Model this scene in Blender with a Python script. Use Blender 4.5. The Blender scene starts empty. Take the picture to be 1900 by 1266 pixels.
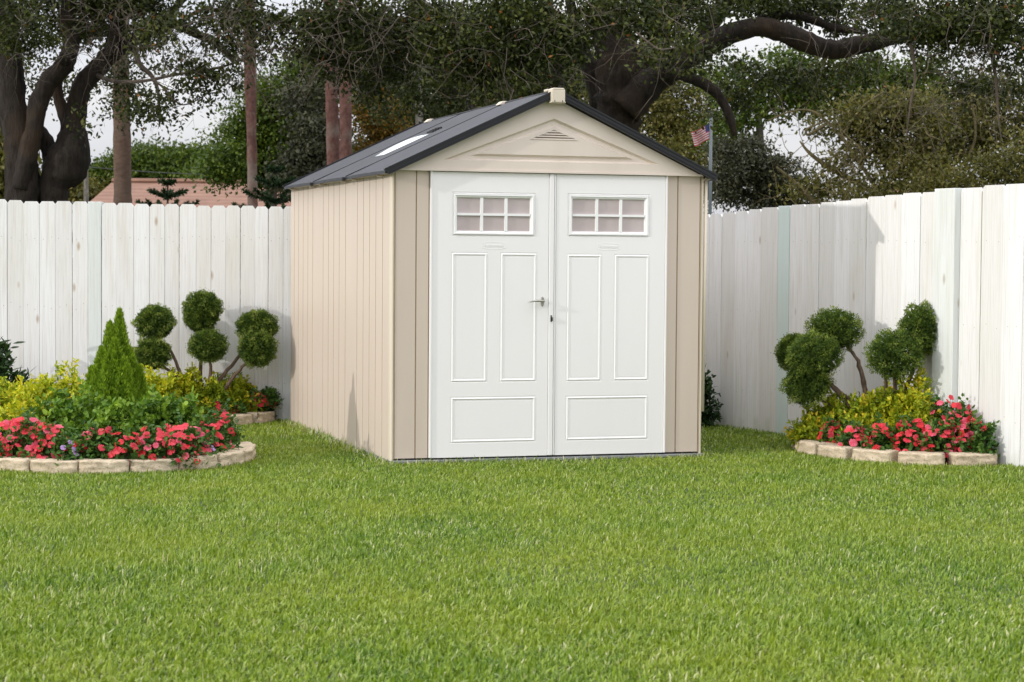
import bpy, bmesh, math, random
import numpy as np
from mathutils import Vector, Matrix
SC = bpy.context.scene
COL = SC.collection
R = np.random.RandomState(7)
random.seed(7)

# ------------------------------------------------------------------ camera maths (measured once from the photograph)
F, PITCH, ROLL, CH = 3708.0, -0.0414, 0.0074, 1.3118
def ray(px, py):
    x, y = px-950.0, 633.0-py
    cr, sr = math.cos(ROLL), math.sin(ROLL)
    a, b = x*cr-y*sr, x*sr+y*cr
    cp, sp = math.cos(PITCH), math.sin(PITCH)
    return np.array([a/F, cp-b/F*sp, sp+b/F*cp])
def ground(px, py, z=0.0):
    r = ray(px, py); return r*((z-CH)/r[2])+[0, 0, CH]
def at(px, py, Y):
    r = ray(px, py); return r*(Y/r[1])+[0, 0, CH]
def on_line(px, py, P, Q):
    r = ray(px, py); n = np.array([-(Q[1]-P[1]), Q[0]-P[0]])
    t = (n@np.array(P[:2]))/(n@r[:2]); return r*t+[0, 0, CH]

# ------------------------------------------------------------------ object helpers
def tag(o, label=None, cat=None, group=None, kind=None):
    if label: o['label'] = label
    if cat: o['category'] = cat
    if group: o['group'] = group
    if kind: o['kind'] = kind
    return o
def empty(name, loc=(0, 0, 0), rz=0.0, label=None, cat=None, group=None):
    o = bpy.data.objects.new(name, None); COL.objects.link(o)
    o.location = loc; o.rotation_euler = (0, 0, rz); o.empty_display_size = 0.1
    return tag(o, label, cat, group)
def link(name, me, mat=None, parent=None):
    o = bpy.data.objects.new(name, me); COL.objects.link(o)
    if mat is not None and not me.materials: me.materials.append(mat)
    if parent is not None: o.parent = parent
    return o
class MB:
    """collects polygons, then links them as one mesh object"""
    rough = 0.
    def __init__(s, rough=0.): s.v = []; s.f = []; s.m = []; s.rough = rough
    def add(s, vs, fs, m=0):
        b = len(s.v); s.v += [tuple(map(float, q)) for q in vs]
        s.f += [tuple(b+i for i in q) for q in fs]; s.m += [m]*len(fs)
    def box(s, x0, x1, y0, y1, z0, z1, m=0):
        s.add([(x0,y0,z0),(x1,y0,z0),(x1,y1,z0),(x0,y1,z0),(x0,y0,z1),(x1,y0,z1),(x1,y1,z1),(x0,y1,z1)],
              [(0,3,2,1),(4,5,6,7),(0,1,5,4),(1,2,6,5),(2,3,7,6),(3,0,4,7)], m)
    def prism_y(s, pts, y0, y1, m=0):           # polygon in xz (counterclockwise seen from -y), extruded y0..y1
        n = len(pts)
        s.add([(x, y0, z) for x, z in pts]+[(x, y1, z) for x, z in pts],
              [tuple(range(n)), tuple(reversed(range(n, 2*n)))]+[((i+1) % n, i, n+i, n+(i+1) % n) for i in range(n)], m)
    def tube(s, pts, rad, n=8, m=0, cap=True):
        P = [np.array(p, float) for p in pts]; N = len(P); vs = []; up = np.array([.13, .21, 1.])
        prev = None
        for i in range(N):
            t = P[min(i+1, N-1)]-P[max(i-1, 0)]; t /= (np.linalg.norm(t)+1e-9)
            a = np.cross(t, up if prev is None else np.cross(prev, t))
            if prev is not None: a = prev-t*(prev@t)
            if np.linalg.norm(a) < 1e-4: a = np.cross(t, [1, 0, 0])
            a /= np.linalg.norm(a); prev = a; b = np.cross(t, a)
            r = rad[i] if hasattr(rad, '__len__') else rad
            for k in range(n):
                th = 2*math.pi*k/n; r_k = r*(1+s.rough*(random.random()-.5)); vs.append(P[i]+r_k*(math.cos(th)*a+math.sin(th)*b))
        fs = [(i*n+k, i*n+(k+1) % n, (i+1)*n+(k+1) % n, (i+1)*n+k) for i in range(N-1) for k in range(n)]
        if cap: fs += [tuple(reversed(range(n))), tuple((N-1)*n+k for k in range(n))]
        s.add(vs, fs, m)
    def build(s, name, mats, parent=None, smooth=False, bevel=0.0):
        me = bpy.data.meshes.new(name); me.from_pydata(s.v, [], s.f)
        for q in (mats if isinstance(mats, (list, tuple)) else [mats]): me.materials.append(q)
        me.polygons.foreach_set('material_index', s.m)
        if smooth: me.polygons.foreach_set('use_smooth', [True]*len(me.polygons))
        me.update(); o = link(name, me, None, parent)
        if bevel > 0:
            md = o.modifiers.new('bevel', 'BEVEL'); md.width = bevel; md.segments = 2; md.limit_method = 'ANGLE'
        return o
def np_mesh(name, V, faces, mat, parent=None, fattr=None, smooth=False):
    """V (n,3); faces: list of int arrays (m,k); fattr: dict name -> per-face float array"""
    me = bpy.data.meshes.new(name); me.vertices.add(len(V))
    me.vertices.foreach_set('co', np.ascontiguousarray(V, dtype=np.float32).ravel())
    loops = np.concatenate([f.ravel() for f in faces]).astype(np.int32)
    tot = np.concatenate([np.full(len(f), f.shape[1]) for f in faces]).astype(np.int32)
    st = np.concatenate([[0], np.cumsum(tot)[:-1]]).astype(np.int32)
    me.loops.add(len(loops)); me.loops.foreach_set('vertex_index', loops)
    me.polygons.add(len(tot)); me.polygons.foreach_set('loop_start', st)
    try: me.polygons.foreach_set('loop_total', tot)
    except Exception: pass
    if fattr:
        for k, a in fattr.items():
            at_ = me.attributes.new(k, 'FLOAT', 'FACE'); at_.data.foreach_set('value', np.ascontiguousarray(a, dtype=np.float32))
    me.update(calc_edges=True)
    me.polygons.foreach_set('use_smooth', [bool(smooth)]*len(me.polygons))
    for q in (mat if isinstance(mat, (list, tuple)) else [mat]): me.materials.append(q)
    return link(name, me, None, parent)

# ------------------------------------------------------------------ materials
class NT:
    def __init__(s, name):
        s.mat = bpy.data.materials.new(name); s.mat.use_nodes = True; s.t = s.mat.node_tree
        s.p = s.t.nodes['Principled BSDF']; s.out = s.t.nodes['Material Output']
        s.co = None
    def n(s, ty, **kw):
        q = s.t.nodes.new(ty)
        for k, v in kw.items():
            if k in q.inputs: q.inputs[k].default_value = v
            else: setattr(q, k, v)
        return q
    def l(s, a, b): s.t.links.new(a, b)
    def coords(s, scale=(1, 1, 1), rot=(0, 0, 0)):
        tc = s.n('ShaderNodeTexCoord'); mp = s.n('ShaderNodeMapping')
        mp.inputs['Scale'].default_value = scale; mp.inputs['Rotation'].default_value = rot
        s.l(tc.outputs['Object'], mp.inputs['Vector']); return mp.outputs['Vector']
    def noise(s, vec, scale, detail=4, rough=.55):
        q = s.n('ShaderNodeTexNoise'); q.inputs['Scale'].default_value = scale
        q.inputs['Detail'].default_value = detail; q.inputs['Roughness'].default_value = rough
        if vec is not None: s.l(vec, q.inputs['Vector'])
        return q.outputs['Fac']
    def ramp(s, fac, stops):
        q = s.n('ShaderNodeValToRGB'); e = q.color_ramp.elements
        while len(e) < len(stops): e.new(.5)
        for i, (p, c) in enumerate(stops):
            e[i].position = p; e[i].color = (*c, 1) if len(c) == 3 else c
        s.l(fac, q.inputs['Fac']); return q.outputs['Color']
    def mix(s, fac, a, b, blend='MIX'):
        q = s.n('ShaderNodeMix'); q.data_type = 'RGBA'; q.blend_type = blend
        for sock, val in ((q.inputs['Factor'], fac), (q.inputs['A'], a), (q.inputs['B'], b)):
            if hasattr(val, 'is_output') or hasattr(val, 'links'): s.l(val, sock)
            else: sock.default_value = val if not isinstance(val, tuple) else (*val, 1) if len(val) == 3 else val
        return q.outputs['Result']
    def bump(s, h, strength=.3, dist=.01, nrm=None):
        q = s.n('ShaderNodeBump'); q.inputs['Strength'].default_value = strength; q.inputs['Distance'].default_value = dist
        s.l(h, q.inputs['Height']); s.l(q.outputs['Normal'], s.p.inputs['Normal']); return q
def mix_sock(q, name, typ):                      # Mix node has same-named sockets per type
    return [i for i in q.inputs if i.name == name and i.type == typ][0]
def _mix(s, fac, a, b, blend='MIX'):
    q = s.n('ShaderNodeMix'); q.data_type = 'RGBA'; q.blend_type = blend
    fs = mix_sock(q, 'Factor', 'VALUE'); A = mix_sock(q, 'A', 'RGBA'); B = mix_sock(q, 'B', 'RGBA')
    for sock, val in ((fs, fac), (A, a), (B, b)):
        if isinstance(val, bpy.types.NodeSocket): s.l(val, sock)
        elif isinstance(val, tuple): sock.default_value = (*val, 1) if len(val) == 3 else val
        else: sock.default_value = val
    return [o for o in q.outputs if o.name == 'Result' and o.type == 'RGBA'][0]
NT.mix = _mix

def m_plain(name, col, rough=.5, metal=0., var=.06, bump=.0, bscale=300., scale=3.):
    s = NT(name); v = s.coords()
    n = s.noise(v, scale, 5)
    a = tuple(c*(1-var) for c in col); b = tuple(min(1, c*(1+var)) for c in col)
    s.l(s.ramp(n, [(.3, a), (.7, b)]), s.p.inputs['Base Color'])
    s.p.inputs['Roughness'].default_value = rough; s.p.inputs['Metallic'].default_value = metal
    if bump > 0: s.bump(s.noise(v, bscale, 3), bump, .002)
    return s.mat
def m_plastic(name, col, stain=(.5, .45, .38), k=.15, rough=.45, vert=(6, 6, .8)):
    """moulded resin: fine wood-grain emboss, faint streaks of dirt"""
    s = NT(name); v = s.coords(vert)
    n1 = s.noise(v, 1.5, 6, .6); big = s.noise(s.coords(), 1.1, 3)
    f = s.ramp(n1, [(.45, (0, 0, 0)), (.85, (k, k, k))])
    base = s.mix(f, col, stain)
    base = s.mix(s.ramp(big, [(.3, (0, 0, 0)), (.7, (.12, .12, .12))]), base, tuple(c*.86 for c in col))
    s.l(base, s.p.inputs['Base Color']); s.p.inputs['Roughness'].default_value = rough
    g = s.noise(s.coords((240, 240, 12)), 1.0, 3); s.bump(g, .12, .0015)
    return s.mat
def m_fence(name):
    s = NT(name)
    at_ = s.n('ShaderNodeAttribute'); at_.attribute_name = 'tone'; tone = at_.outputs['Fac']
    at2 = s.n('ShaderNodeAttribute'); at2.attribute_name = 'mint'; mint = at2.outputs['Fac']
    tc = s.n('ShaderNodeTexCoord'); cmb = s.n('ShaderNodeCombineXYZ'); s.l(tone, cmb.inputs['Z'])
    add = s.n('ShaderNodeVectorMath', operation='MULTIPLY_ADD'); s.l(cmb.outputs[0], add.inputs[0])
    add.inputs[1].default_value = (0, 0, 37.); s.l(tc.outputs['Object'], add.inputs[2])
    def mp(sc):
        q = s.n('ShaderNodeMapping'); q.inputs['Scale'].default_value = sc; s.l(add.outputs[0], q.inputs['Vector']); return q.outputs['Vector']
    streak = s.noise(mp((26, 26, 1.1)), 1., 6, .65)
    fine = s.noise(mp((120, 120, 2.5)), 1., 5, .7)
    blot = s.noise(mp((5, 5, .9)), 1., 4, .6)
    c = s.ramp(tone, [(0., (.71, .70, .67)), (.5, (.77, .765, .75)), (1., (.80, .80, .795))])
    c = s.mix(s.ramp(streak, [(.5, (0, 0, 0)), (.78, (.55, .55, .55))]), c, (.60, .55, .44))
    c = s.mix(s.ramp(blot, [(.56, (0, 0, 0)), (.72, (.35, .35, .35))]), c, (.55, .51, .40))
    c = s.mix(s.ramp(fine, [(.32, (.42, .42, .42)), (.52, (0, 0, 0))]), c, (.47, .45, .40))
    # knots and rusty nail marks
    vo = s.n('ShaderNodeTexVoronoi'); vo.inputs['Scale'].default_value = 1.; s.l(mp((5.5, 5.5, 2.1)), vo.inputs['Vector'])
    kn = s.ramp(vo.outputs['Distance'], [(.035, (.75, .75, .75)), (.10, (0, 0, 0))])
    c = s.mix(kn, c, (.38, .27, .17))
    # green algae creeping up from the lawn in an uneven line
    sz = s.n('ShaderNodeSeparateXYZ'); s.l(tc.outputs['Object'], sz.inputs[0])
    ns = s.n('ShaderNodeMath', operation='MULTIPLY_ADD'); s.l(s.noise(mp((9, 9, 3)), 1., 4, .6), ns.inputs[0]); ns.inputs[1].default_value = .42; ns.inputs[2].default_value = -.11
    cmpn = s.n('ShaderNodeMath', operation='SUBTRACT'); s.l(ns.outputs[0], cmpn.inputs[0]); s.l(sz.outputs['Z'], cmpn.inputs[1])
    c = s.mix(s.ramp(cmpn.outputs[0], [(0., (0, 0, 0)), (.12, (.40, .40, .40))]), c, (.40, .42, .30))
    an = s.n('ShaderNodeAttribute'); an.attribute_name = 'nail'; c = s.mix(an.outputs['Fac'], c, (.30, .25, .20))
    c = s.mix(mint, c, (.55, .66, .62))
    s.l(c, s.p.inputs['Base Color']); s.p.inputs['Roughness'].default_value = .7
    s.bump(fine, .35, .003)
    return s.mat
def m_leaf(name, stops, trans=.3, rough=.5, spec=.22, tcol=None):
    """stops: colour ramp over the per-leaf random number"""
    s = NT(name); a = s.n('ShaderNodeAttribute'); a.attribute_name = 'rnd'
    c = s.ramp(a.outputs['Fac'], stops)
    s.l(c, s.p.inputs['Base Color']); s.p.inputs['Roughness'].default_value = rough
    s.p.inputs['Specular IOR Level'].default_value = spec
    tr = s.n('ShaderNodeBsdfTranslucent')
    hs = s.mix(1., c, tcol or (1.0, 1.0, .55), 'MULTIPLY'); s.l(hs, tr.inputs['Color'])
    mx = s.n('ShaderNodeMixShader'); mx.inputs[0].default_value = trans
    s.l(s.p.outputs[0], mx.inputs[1]); s.l(tr.outputs[0], mx.inputs[2]); s.l(mx.outputs[0], s.out.inputs['Surface'])
    return s.mat
def m_bark(name, a, b, moss=None, scale=(9, 9, 2.2), rough=.9, bs=.9):
    s = NT(name); v = s.coords(scale); n = s.noise(v, 2.2, 8, .7)
    c = s.ramp(n, [(.3, a), (.7, b)])
    big = s.noise(s.coords(), 1.7, 4, .6)
    if moss: c = s.mix(s.ramp(big, [(.5, (0, 0, 0)), (.66, (.7, .7, .7))]), c, moss)
    s.l(c, s.p.inputs['Base Color']); s.p.inputs['Roughness'].default_value = rough
    s.p.inputs['Specular IOR Level'].default_value = .2
    s.bump(n, bs, .05); return s.mat

M = {}
M['tan'] = m_plastic('tan_resin', (.61, .515, .43), (.50, .41, .32), .25)
M['tan_groove'] = m_plain('tan_groove', (.40, .31, .21), .8)
M['tan_gable'] = m_plastic('tan_resin_gable', (.73, .64, .555), (.56, .46, .37), .4, vert=(2.5, 2.5, 2.))
M['tan_trim'] = m_plastic('tan_resin_trim', (.68, .60, .48), (.5, .42, .3), .1)
M['white'] = m_plastic('white_resin', (.87, .85, .84), (.70, .69, .66), .10, .45)
M['white_frame'] = m_plain('white_window_frame', (.88, .878, .865), .4, var=.02)
M['groove'] = m_plain('groove_brown', (.42, .33, .23), .8)  # darker brown for groove backs, corner joints and the vent back
M['roof'] = m_plain('charcoal_roof_resin', (.032, .034, .042), .6, var=.25, bump=.3, bscale=160, scale=7)
M['rake'] = m_plain('black_roof_trim', (.009, .0095, .012), .5, var=.2, bump=.1, scale=8)
M['seam'] = m_plain('black_seam', (.008, .008, .009), .7)
M['skylight'] = m_plain('milky_skylight', (.80, .84, .86), .25, var=.03)
M['base'] = m_plain('grey_floor_resin', (.22, .23, .24), .7, var=.1, scale=12)
M['metal'] = m_plain('dull_nickel', (.42, .41, .36), .3, metal=.95, var=.2, scale=30)
M['dark'] = m_plain('dark_latch', (.03, .03, .03), .4)
M['shade'] = m_plain('interior_dark', (.12, .11, .10), .9)
def m_pane():
    s = NT('frosted_pane'); v = s.coords(); n = s.noise(v, 3.2, 5, .6); f = s.noise(v, 90, 4)
    s.l(s.ramp(n, [(.3, (.44, .37, .355)), (.7, (.56, .485, .475))]), s.p.inputs['Base Color'])
    s.p.inputs['Roughness'].default_value = .13; s.bump(f, .12, .002); return s.mat
M['pane'] = m_pane()
M['fence'] = m_fence('whitewashed_wood')
def m_block():
    s = NT('split_concrete'); v = s.coords(); n = s.noise(v, 14, 6, .7); p = s.noise(v, 75, 5, .75); big = s.noise(v, 2.5, 3)
    c = s.ramp(n, [(.3, (.50, .39, .26)), (.7, (.70, .575, .41))])
    c = s.mix(s.ramp(big, [(.35, (0, 0, 0)), (.7, (.5, .5, .5))]), c, (.74, .63, .47))
    c = s.mix(s.ramp(p, [(.36, (.75, .75, .75)), (.44, (0, 0, 0))]), c, (.22, .16, .10))
    s.l(c, s.p.inputs['Base Color']); s.p.inputs['Roughness'].default_value = .92; s.bump(p, 1., .010); return s.mat
M['block'] = m_block()
def m_ground(name, a, b, c3=None, sc=3.):
    s = NT(name); v = s.coords(); n = s.noise(v, sc, 7, .65); c = s.ramp(n, [(.3, a), (.7, b)])
    if c3: c = s.mix(s.ramp(s.noise(v, 40, 4), [(.5, (0, 0, 0)), (.7, (.6, .6, .6))]), c, c3)
    s.l(c, s.p.inputs['Base Color']); s.p.inputs['Roughness'].default_value = .95; s.bump(n, .5, .02); return s.mat
M['soil'] = m_ground('turf_soil', (.03, .05, .012), (.06, .095, .022), (.09, .075, .035), 5)
M['ground'] = m_ground('rough_ground', (.05, .07, .025), (.10, .10, .05), (.12, .09, .05), .6)
M['mulch'] = m_ground('bark_mulch', (.04, .025, .014), (.10, .065, .035), (.15, .10, .06), 30)
def m_grass():
    s = NT('grass_blades'); a = s.n('ShaderNodeAttribute'); a.attribute_name = 'rnd'
    c = s.ramp(a.outputs['Fac'], [(0., (.040, .105, .005)), (.35, (.140, .242, .018)), (.75, (.270, .375, .040)), (.925, (.40, .49, .14)), (.975, (.66, .64, .42))])  # palest stops: dry straw, and glints painted as blade colour
    s.t.nodes[-1]
    geo = s.n('ShaderNodeNewGeometry'); n = s.noise(geo.outputs['Position'], .9, 4, .6)
    c = s.mix(s.ramp(n, [(.35, (0, 0, 0)), (.68, (.5, .5, .5))]), c, (.35, .40, .036))
    n2 = s.noise(geo.outputs['Position'], 3.3, 4, .6)
    c = s.mix(s.ramp(n2, [(.5, (0, 0, 0)), (.75, (.45, .45, .45))]), c, (.075, .195, .010))
    s.l(c, s.p.inputs['Base Color']); s.p.inputs['Roughness'].default_value = .36; s.p.inputs['Specular IOR Level'].default_value = .36
    tr = s.n('ShaderNodeBsdfTranslucent'); s.l(s.mix(1., c, (1., 1., .5), 'MULTIPLY'), tr.inputs['Color'])
    mx = s.n('ShaderNodeMixShader'); mx.inputs[0].default_value = .3
    s.l(s.p.outputs[0], mx.inputs[1]); s.l(tr.outputs[0], mx.inputs[2]); s.l(mx.outputs[0], s.out.inputs['Surface'])
    return s.mat
M['grass'] = m_grass()
M['oak_bark'] = m_bark('oak_bark', (.014, .011, .009), (.052, .042, .034), (.062, .040, .025))
M['palm_bark'] = m_bark('palm_bark', (.075, .048, .034), (.165, .108, .08), (.10, .075, .06), (4, 4, 9), bs=.4)
M['red_bark'] = m_bark('lichen_red_bark', (.050, .022, .018), (.165, .085, .070), (.19, .16, .135), (5, 5, 4.), bs=.4)
M['grey_bark'] = m_bark('grey_bark', (.10, .09, .075), (.26, .24, .21), (.05, .04, .035), (5, 5, 3), bs=.4)
M['scrub_bark'] = m_bark('scrub_bark', (.065, .055, .028), (.16, .13, .06), (.07, .06, .04), (5, 5, 3), bs=.4)
M['twig'] = m_plain('twig_bark', (.085, .066, .05), .9, var=.3)
M['stem'] = m_bark('topiary_stem', (.10, .065, .045), (.24, .17, .12), None, (30, 30, 9), bs=.6)
M['oak_leaf'] = m_leaf('oak_leaves', [(0, (.016, .024, .006)), (.55, (.040, .054, .012)), (.88, (.095, .115, .022)), (.97, (.14, .15, .04)), (1., (.30, .12, .03))], .25)
M['green_leaf'] = m_leaf('bright_tree_leaves', [(0, (.026, .050, .006)), (.5, (.058, .098, .010)), (1, (.135, .18, .020))], .3)
M['grey_leaf'] = m_leaf('grey_green_leaves', [(0, (.022, .026, .014)), (.5, (.044, .048, .026)), (1, (.085, .085, .045))], .2)
M['orange_leaf'] = m_leaf('autumn_leaves', [(0, (.06, .048, .010)), (.5, (.13, .085, .012)), (1, (.24, .12, .014))], .3)
M['olive_leaf'] = m_leaf('olive_leaves', [(0, (.040, .042, .010)), (.5, (.095, .095, .020)), (.9, (.18, .165, .040)), (1, (.24, .18, .07))], .3)
M['dark_leaf'] = m_leaf('dark_woodland_leaves', [(0, (.016, .024, .008)), (.6, (.038, .050, .015)), (1, (.085, .095, .025))], .25)
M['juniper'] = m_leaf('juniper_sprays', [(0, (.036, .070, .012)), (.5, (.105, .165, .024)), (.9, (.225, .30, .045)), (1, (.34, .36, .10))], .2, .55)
M['juniper_core'] = m_plain('juniper_inside', (.014, .028, .007), .9, var=.3)
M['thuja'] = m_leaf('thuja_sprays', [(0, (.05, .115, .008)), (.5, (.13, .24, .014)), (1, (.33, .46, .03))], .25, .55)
M['gold'] = m_leaf('golden_leaves', [(0, (.14, .21, .012)), (.4, (.36, .42, .018)), (.8, (.64, .61, .030)), (1, (.76, .55, .05))], .3)
M['gold2'] = m_leaf('yellow_green_leaves', [(0, (.09, .15, .012)), (.5, (.26, .34, .018)), (.85, (.55, .54, .03)), (1, (.68, .50, .04))], .3)
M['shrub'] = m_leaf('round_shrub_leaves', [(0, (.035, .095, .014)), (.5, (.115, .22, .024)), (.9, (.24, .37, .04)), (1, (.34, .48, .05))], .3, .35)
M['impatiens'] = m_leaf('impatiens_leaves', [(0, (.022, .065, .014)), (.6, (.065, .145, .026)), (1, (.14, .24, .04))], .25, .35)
M['laurel'] = m_leaf('dark_shrub_leaves', [(0, (.012, .03, .010)), (.7, (.028, .06, .018)), (1, (.06, .11, .03))], .2, .3)
M['pine'] = m_leaf('pine_needles', [(0, (.010, .030, .010)), (.6, (.022, .055, .018)), (1, (.05, .09, .03))], .15)
M['hedge_core'] = m_plain('shrub_inside', (.02, .035, .01), .95, var=.3)
def m_petal(name, c, c2):
    s = NT(name); v = s.coords(); s.l(s.ramp(s.noise(v, 45, 3), [(.35, c), (.7, c2)]), s.p.inputs['Base Color'])
    s.p.inputs['Roughness'].default_value = .5
    tr = s.n('ShaderNodeBsdfTranslucent'); tr.inputs['Color'].default_value = (*c2, 1)
    mx = s.n('ShaderNodeMixShader'); mx.inputs[0].default_value = .35
    s.l(s.p.outputs[0], mx.inputs[1]); s.l(tr.outputs[0], mx.inputs[2]); s.l(mx.outputs[0], s.out.inputs['Surface']); return s.mat
M['coral'] = m_petal('coral_petals', (.82, .035, .07), (.88, .10, .13))
M['pink'] = m_petal('pink_petals', (.82, .075, .15), (.88, .19, .27))
M['scarlet'] = m_petal('scarlet_petals', (.80, .025, .040), (.88, .055, .07))
M['lilac'] = m_petal('lilac_petals', (.50, .27, .66), (.62, .42, .74))
M['house_roof'] = None

# ------------------------------------------------------------------ world, sun, camera
SUN = np.array([-1.268, -.70, .405]); SUN /= np.linalg.norm(SUN)     # towards the sun
elev = math.asin(SUN[2])
w = bpy.data.worlds.new('World'); SC.world = w; w.use_nodes = True; wt = w.node_tree
bg = wt.nodes['Background']; bg.inputs['Strength'].default_value = .1
sky = wt.nodes.new('ShaderNodeTexSky'); sky.sky_type = 'NISHITA'; sky.sun_disc = False
sky.sun_elevation = elev; sky.sun_rotation = math.atan2(SUN[0], SUN[1])
sky.air_density = 1.2; sky.dust_density = 2.0
tc = wt.nodes.new('ShaderNodeTexCoord'); sep = wt.nodes.new('ShaderNodeSeparateXYZ'); wt.links.new(tc.outputs['Generated'], sep.inputs[0])
mr = wt.nodes.new('ShaderNodeMapRange'); wt.links.new(sep.outputs['Z'], mr.inputs['Value'])
mr.inputs['From Min'].default_value = 0.; mr.inputs['From Max'].default_value = 1.; mr.inputs['To Min'].default_value = .86; mr.inputs['To Max'].default_value = 3.25
mpn = wt.nodes.new('ShaderNodeMapping'); mpn.inputs['Scale'].default_value = (2, 2, 7); wt.links.new(tc.outputs['Generated'], mpn.inputs[0])
cn = wt.nodes.new('ShaderNodeTexNoise'); cn.inputs['Scale'].default_value = 2.3; cn.inputs['Detail'].default_value = 5; wt.links.new(mpn.outputs[0], cn.inputs['Vector'])
cr_ = wt.nodes.new('ShaderNodeValToRGB'); wt.links.new(cn.outputs['Fac'], cr_.inputs['Fac'])
cr_.color_ramp.elements[0].position = .3; cr_.color_ramp.elements[0].color = (7.3, 7.6, 8.7, 1)
cr_.color_ramp.elements[1].position = .7; cr_.color_ramp.elements[1].color = (10.3, 10.2, 10.1, 1)
vm = wt.nodes.new('ShaderNodeVectorMath'); vm.operation = 'SCALE'; wt.links.new(cr_.outputs['Color'], vm.inputs[0]); wt.links.new(mr.outputs[0], vm.inputs['Scale'])
mixn = wt.nodes.new('ShaderNodeMix'); mixn.data_type = 'RGBA'; mix_sock(mixn, 'Factor', 'VALUE').default_value = .86
wt.links.new(sky.outputs['Color'], mix_sock(mixn, 'A', 'RGBA')); wt.links.new(vm.outputs[0], mix_sock(mixn, 'B', 'RGBA'))
wt.links.new([o for o in mixn.outputs if o.type == 'RGBA'][0], bg.inputs['Color'])

sl = bpy.data.lights.new('sun', 'SUN'); sl.energy = 1.65; sl.angle = math.radians(.7); sl.color = (1., .965, .92)
so = bpy.data.objects.new('sun', sl); COL.objects.link(so); so.location = (-20, -10, 12)
so.rotation_euler = Vector(-SUN).to_track_quat('-Z', 'Y').to_euler()

cam = bpy.data.cameras.new('camera'); co = bpy.data.objects.new('camera', cam); COL.objects.link(co); SC.camera = co
cam.sensor_width = 36; cam.lens = 36*F/1900; cam.clip_end = 2000; cam.clip_start = .1
fwd = Vector((0, math.cos(PITCH), math.sin(PITCH))); up0 = Vector((0, -math.sin(PITCH), math.cos(PITCH))); rt0 = Vector((1, 0, 0))
# the photograph's verticals lean right going up: the camera is rolled a hair anticlockwise
rt = rt0*math.cos(ROLL)+up0*math.sin(ROLL); up = up0*math.cos(ROLL)-rt0*math.sin(ROLL)
co.matrix_world = Matrix(((rt.x, up.x, -fwd.x, 0), (rt.y, up.y, -fwd.y, 0), (rt.z, up.z, -fwd.z, CH), (0, 0, 0, 1)))
cam.dof.use_dof = True; cam.dof.focus_distance = 12.8; cam.dof.aperture_fstop = 7.1
SC.view_settings.view_transform = 'Standard'; SC.view_settings.look = 'None'; SC.view_settings.exposure = 0; SC.view_settings.gamma = 1
SC.cycles.transparent_max_bounces = 8; SC.cycles.max_bounces = 6

# ------------------------------------------------------------------ the shed
TH = .3082; A0 = np.array([-.7632, 12.6432]); U = np.array([math.cos(TH), math.sin(TH)]); Vv = np.array([-U[1], U[0]])
W_, D_, HW = 2.13, 3.22, 1.865
shed = empty('garden_shed', (A0[0], A0[1], 0), TH, 'tan resin garden shed with white double doors and charcoal gable roof on the lawn', 'shed')
b = MB(); b.box(-.004, W_+.004, -.030, D_+.01, .001, .022); b.build('floor_base', M['base'], shed, bevel=.004)

def wall_strips(x_of, edges, z0, z1, thick, gap, name, axis='y', face=-1):
    """moulded boards between narrow V grooves; one mesh, groove backs in a darker brown"""
    m = MB()
    for i in range(len(edges)-1):
        a, c = edges[i]+gap/2, edges[i+1]-gap/2; e = .006
        if axis == 'y':   # wall in plane x = x_of, outward -x (face=-1) or +x
            xo, xi = x_of, x_of-face*thick
            vs = []
            for z in (z0, z1): vs += [(xi, a-gap/2+.0005, z), (xo, a+e*.4, z), (xo, c-e*.4, z), (xi, c+gap/2-.0005, z)]
            m.add(vs, [(1,2,6,5),(4,5,6,7),(3,2,1,0)]); m.add(vs, [(0,1,5,4),(2,3,7,6)], 2)
        else:
            yo, yi = x_of, x_of+thick
            vs = []
            for z in (z0, z1): vs += [(a-gap/2+.0005, yi, z), (a+e*.4, yo, z), (c-e*.4, yo, z), (c+gap/2-.0005, yi, z)]
            m.add(vs, [(1,2,6,5),(4,5,6,7),(3,2,1,0)]); m.add(vs, [(0,1,5,4),(2,3,7,6)], 2)
    if axis == 'y': m.box(min(xi, xi-face*.02), max(xi, xi-face*.02), edges[0], edges[-1], z0, z1, 1)
    else: m.box(edges[0], edges[-1], yi, yi+.02, z0, z1, 1)
    return m.build(name, [M['tan'], M['groove'], M['tan_groove']], shed)
side = [.045, .236, .42, .595, .77, .95, 1.305, 1.50, 1.677, 1.85, 2.03, 2.396, 2.57, 2.745, 2.92, 3.08, D_]
wall_strips(-.002, side, .012, 1.885, .007, .008, 'side_wall', 'y', -1)
wall_strips(W_-.012, side, .012, 1.885, .007, .006, 'side_wall', 'y', 1)
# rear wall and left/right front panels
b = MB(); b.box(.03, W_-.03, D_-.03, D_-.005, .012, 1.87); b.build('rear_wall', M['tan'], shed)
wall_strips(.0, [.018, .158, .243], .034, 1.862, .006, .0045, 'front_wall', 'x')
wall_strips(.0, [1.862, 1.943, 2.105], .034, 1.862, .006, .0045, 'front_wall', 'x')
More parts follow.
